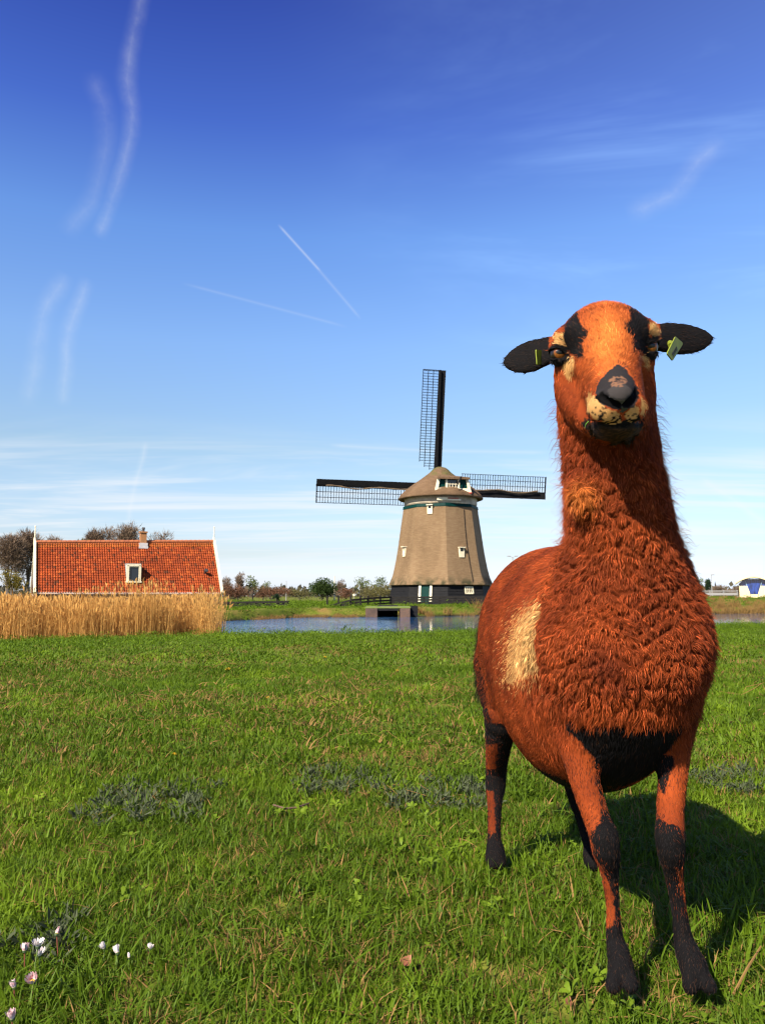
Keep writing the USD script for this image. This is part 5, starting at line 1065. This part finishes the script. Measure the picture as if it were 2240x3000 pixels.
    L = np.where(np.linalg.norm(P - LUMP, axis=1) < .030, .013, L)
    L = L * hr.uniform(.65, 1.2, NH)
    fl = np.tile([0, .35, -1.0], (NH, 1)); fl[P[:, 1] > 1.36] = [-.0, .75, -.65]; fl[onleg] = [0, 0, -1]
    face = onhead.astype(float)[:, None]
    away = P - at(1812, 1150, 1.0); away /= np.linalg.norm(away, axis=1, keepdims=True); fl = np.where(onhead[:, None], away, fl)
    fl = np.where((onhead & (hy > 1040) & (hx < 1745))[:, None], np.array([-.45, .3, -.8]), fl); fl = np.where((onhead & (hy > 1040) & (hx > 1885))[:, None], np.array([.45, .3, -.8]), fl)
    sgn = np.where(P[:, 0] < .3, -1.0, 1.0); fl = np.where(onear[:, None], np.stack([sgn, 0 * sgn, -.2 + 0 * sgn], 1), fl)
    fl = fl + .55 * (np.stack([meshkit.fbm(P * 30, 2, s_) for s_ in (51, 52, 53)], 1) - .5) * 2
    fl = fl - nr * (fl * nr).sum(1, keepdims=True); fl /= np.maximum(np.linalg.norm(fl, axis=1, keepdims=True), 1e-6)
    lift = np.where(onhead, .46, np.where(onleg, .42, .48)); lift = np.where(onear, .30, lift); lift = np.where(top > .3, .7, lift)
    hl, hf1, hgap = lock_of(P); wh = woolly(P) * (hdh > .006) * ~onear
    lrand = hr.normal(0, 1, (len(keep_), 3)); lrand = lrand[hl]; ctr = V[seed_i[hl]] + N[seed_i[hl]] * .008
    pull = (ctr - P); pull -= nr * (pull * nr).sum(1, keepdims=True); pull *= np.minimum(1, .006 / (np.linalg.norm(pull, axis=1, keepdims=True) + 1e-9))
    jit = hr.normal(0, 1, (NH, 3)); jit -= nr * (jit * nr).sum(1, keepdims=True)
    s_ = np.array([0, .34, .68, 1.0])[None, :, None]
    Lc = L[:, None, None]; lf = lift[:, None, None]
    pts = P[:, None] - nr[:, None] * .0006 + Lc * (nr[:, None] * lf * (s_ - .38 * s_ ** 2) + fl[:, None] * (1 - lf * .55) * (s_ * .7 + .3 * s_ ** 2) + jit[:, None] * (.20 * s_)
          + (lrand * .13 * wh[:, None])[:, None] * s_) + (pull * (.35 * wh)[:, None])[:, None] * s_ ** 1.5
    ok = ~eyebare & (hgap * np.where(wh > .3, 1, 9) > .0013)
    wd = np.where(onhead | onear, .00052, np.where(onleg, .00052, .00060)) * hr.uniform(.7, 1.25, NH)
    var = np.exp(hr.normal(0, .30, NH) + 1.5 * (meshkit.fbm(P * 330, 2, 71) - .5) + .8 * (meshkit.fbm(P * 70, 2, 72) - .5))[:, None]; lockv = np.exp(hr.normal(0, .10, len(keep_)))[hl][:, None]
    isk = hc.max(1) < .008; hcol = hc * var * np.where(isk[:, None], 1.3, lockv)
    hcol[onleg & ~isk] *= .82; spk = onleg & ~isk & (hr.random(NH) < .14); hcol[spk] = BLACK * 1.5
    er = onear & (hr.random(NH) < .35); hcol[er] = np.array([.022, .0125, .0085]) * var[er]
    tipy = hr.random(NH) < .10; hcol[tipy & ~isk] *= np.array([1.35, 1.7, 2.0])
    brown_hair = isk & (hr.random(NH) < np.where(onleg, .16, .06)) & ~onear; hcol[brown_hair] = [.045, .020, .011]  # a few brown hairs among the black, more on the legs
    # long curly strays along both sides of the neck
    ns = 900; cand = np.where((P[:, 2] > .66) & (P[:, 2] < .90) & ~onhead & ~onear & (np.abs(nr[:, 1]) < .65) & (P[:, 1] < 1.33))[0]; ci = hr.choice(cand, ns, replace=False)
    ts = np.linspace(0, 1, 9)[None, :, None]; cl = hr.uniform(.010, .024, ns)[:, None, None]; ph = hr.uniform(0, 6.28, ns)[:, None, None]; cr = hr.uniform(.0015, .0060, ns)[:, None, None]
    sidev = np.cross(nr[ci], [0, 0, 1.0]); upv = np.tile([0, 0, 1.0], (ns, 1))
    spts = P[ci][:, None] + nr[ci][:, None] * cl * ts + upv[:, None] * cr * ts * np.sin(ts * 7 + ph) + sidev[:, None] * cr * ts * np.cos(ts * 7 + ph) + fl[ci][:, None] * cl * .5 * ts ** 2
    ok_i = np.where(ok)[0]
    def curves(name, pts_, wd_, col_, m_):
        n_, k_ = pts_.shape[:2]
        c_ = UsdGeom.BasisCurves.Define(stage, f'{root.GetPath()}/{name}')
        c_.CreateTypeAttr('linear'); c_.CreateWrapAttr('nonperiodic')
        c_.CreateCurveVertexCountsAttr(Vt.IntArray.FromNumpy(np.full(n_, k_, np.int32)))
        c_.CreatePointsAttr(Vt.Vec3fArray.FromNumpy(pts_.reshape(-1, 3).astype(np.float32)))
        taper = np.interp(np.linspace(0, 1, k_), [0, .5, 1], [1, .85, .25])
        c_.CreateWidthsAttr(Vt.FloatArray.FromNumpy((wd_[:, None] * taper[None]).ravel().astype(np.float32))); c_.SetWidthsInterpolation('vertex')
        UsdGeom.PrimvarsAPI(c_).CreatePrimvar('tint', Sdf.ValueTypeNames.Color3fArray, 'uniform').Set(Vt.Vec3fArray.FromNumpy(col_.astype(np.float32)))
        UsdShade.MaterialBindingAPI.Apply(c_.GetPrim()).Bind(m_)
        c_.GetPrim().SetCustomDataByKey('kind', 'stuff')
    hair = usdkit.material(stage, '/World/Looks/sheep_hair', {'a': ('attribute', {'attribute': 'tint'}), 'p': ('principled_bsdf', {'roughness': .55, 'specular_ior_level': .07})}, [('a.color', 'p.base_color')], surface='p.BSDF')
    curves('fleece', pts[ok_i], wd[ok_i], hcol[ok_i], hair)
    curves('stray_hair', spts, np.full(ns, .00042), hc[ci] * .9, hair)
    # ---- wet nose skin
    wetm = usdkit.material(stage, '/World/Looks/wet_nose', {'tc': ('texture_coordinate', {}), 'v': ('voronoi_texture', {'scale': 420.0}), 'b': ('bump', {'distance': .0005, 'strength': 1.0, 'invert': True}),
        'p': ('principled_bsdf', {'base_color': (.016, .0145, .015), 'roughness': .30, 'coat_weight': .15})}, [('tc.object', 'v.vector'), ('v.distance', 'b.height'), ('b.normal', 'p.normal')], surface='p.BSDF')
    ft = T[wet[T].all(1)]; used = np.unique(ft); ren = np.full(len(V), -1); ren[used] = np.arange(len(used))
    obj('nose', (V[used] + N[used] * .0005, ren[ft]), wetm, root, smooth=True)
    # ---- eyes
    eyem = usdkit.material(stage, '/World/Looks/sheep_eye', {'a': ('attribute', {'attribute': 'tint'}), 'p': ('principled_bsdf', {'roughness': .35, 'specular_ior_level': .2, 'coat_weight': .35, 'coat_roughness': .04})}, [('a.color', 'p.base_color')], surface='p.BSDF')
    for (c_, r_), look_ in zip(eyes, ((.02, -1, -.10), (-.10, -1, -.12))):
        e = trimesh.creation.icosphere(5, r_); v = np.array(e.vertices); q = v / r_; ax = unit(look_); rt = unit(np.cross(ax, [0, 0, 1])); up_ = np.cross(rt, ax)
        a_, b_, f_ = q @ rt, q @ up_, q @ ax; rr = np.hypot(a_, b_)
        col = np.tile([.012, .008, .006], (len(v), 1)); iris = (rr < .80) & (f_ > 0)
        col[iris] = np.array([.16, .050, .009]) * (.6 + .6 * meshkit.noise(np.stack([np.arctan2(a_, b_) * 6, rr * 3, 0 * a_], 1)))[iris][:, None]
        col[iris & (rr > .74)] = [.03, .015, .01]; col[iris & ((a_ / .52) ** 2 + (b_ / .30) ** 2 < 1)] = [.003, .003, .003]
        obj('eye', (v + c_, np.array(e.faces)), eyem, root, smooth=True, color=col)
    # ---- ear tags
    yel = mat('tag_yellow', (.155, .175, .010), .5, (.11, .13, .010), 60, spec=.3); ink = mat('tag_ink', (.01, .012, .01), .6)
    def plate(pts, d, thick, m_, bend=0.0, dd=None):
        from shapely.geometry import Polygon
        q = [at(x, y, d if dd is None else d + dd * (x - pts[0][0])) for x, y in pts]; c_ = np.mean(q, 0)
        e1 = unit(q[1] - q[0]); nn = unit(np.cross(q[1] - q[0], q[3] - q[0])); nn = nn if nn[1] < 0 else -nn; e2 = np.cross(nn, e1)
        pl = Polygon([((k - c_) @ e1, (k - c_) @ e2) for k in q]).buffer(-.0022).buffer(.0022)
        g = trimesh.creation.extrude_polygon(pl, thick, engine='earcut'); M = np.eye(4); M[:3, 0], M[:3, 1], M[:3, 2], M[:3, 3] = e1, e2, nn, c_
        g.apply_transform(M); return g, c_, nn
    g, c_, nn = plate([(1975, 986), (1998, 1006), (1966, 1057), (1950, 1036)], 1.128, .0018, yel, dd=.0008)
    tg = obj('ear_tag', g, yel, root, label='right yellow ear tag with black number')
    stud = tube([at(1962, 1004, 1.150), at(1964, 1012, 1.132)], [.004, .004], 10); obj('stud', stud, yel, tg)
    a_, b_ = at(1966, 1047, 1.128 + .0008 * -9), at(1992, 1006, 1.128 + .0008 * 17); tx = meshkit.text_mesh('9000', .0058, .0006, True); tx.apply_scale([1.05, 1, 1])
    e1 = unit(b_ - a_); e2 = unit(np.cross(nn, e1)); M = np.eye(4); M[:3, 0], M[:3, 1], M[:3, 2], M[:3, 3] = e1, e2, nn, a_ + nn * .0019 + e2 * .0004
    tx.apply_transform(M); obj('printed_number', tx, ink, tg)
    g, c_, nn = plate([(1567, 1024), (1604, 1030), (1600, 1062), (1570, 1070)], 1.150, .0018, yel, dd=.0009)
    obj('ear_tag', g, yel, root, label='left yellow ear tag half hidden in the ear')
    # a blade of grass in the corner of the mouth
    m0 = surf(1721, 1238); bl = tube([m0 + [.004, .006, 0], m0 + [0, -.004, .001], m0 + [-.004, -.006, -.003], m0 + [-.006, -.006, -.009]], [.0005, .0006, .0005, .0002], 5)
    gb = obj('grass_blade', bl, mat('chewed_grass', (.07, .18, .012), .5)); tag(gb, 'small green grass blade sticking out of the mouth of the sheep', 'grass blade')
    return root
HAIRS = 210000
build_sheep()
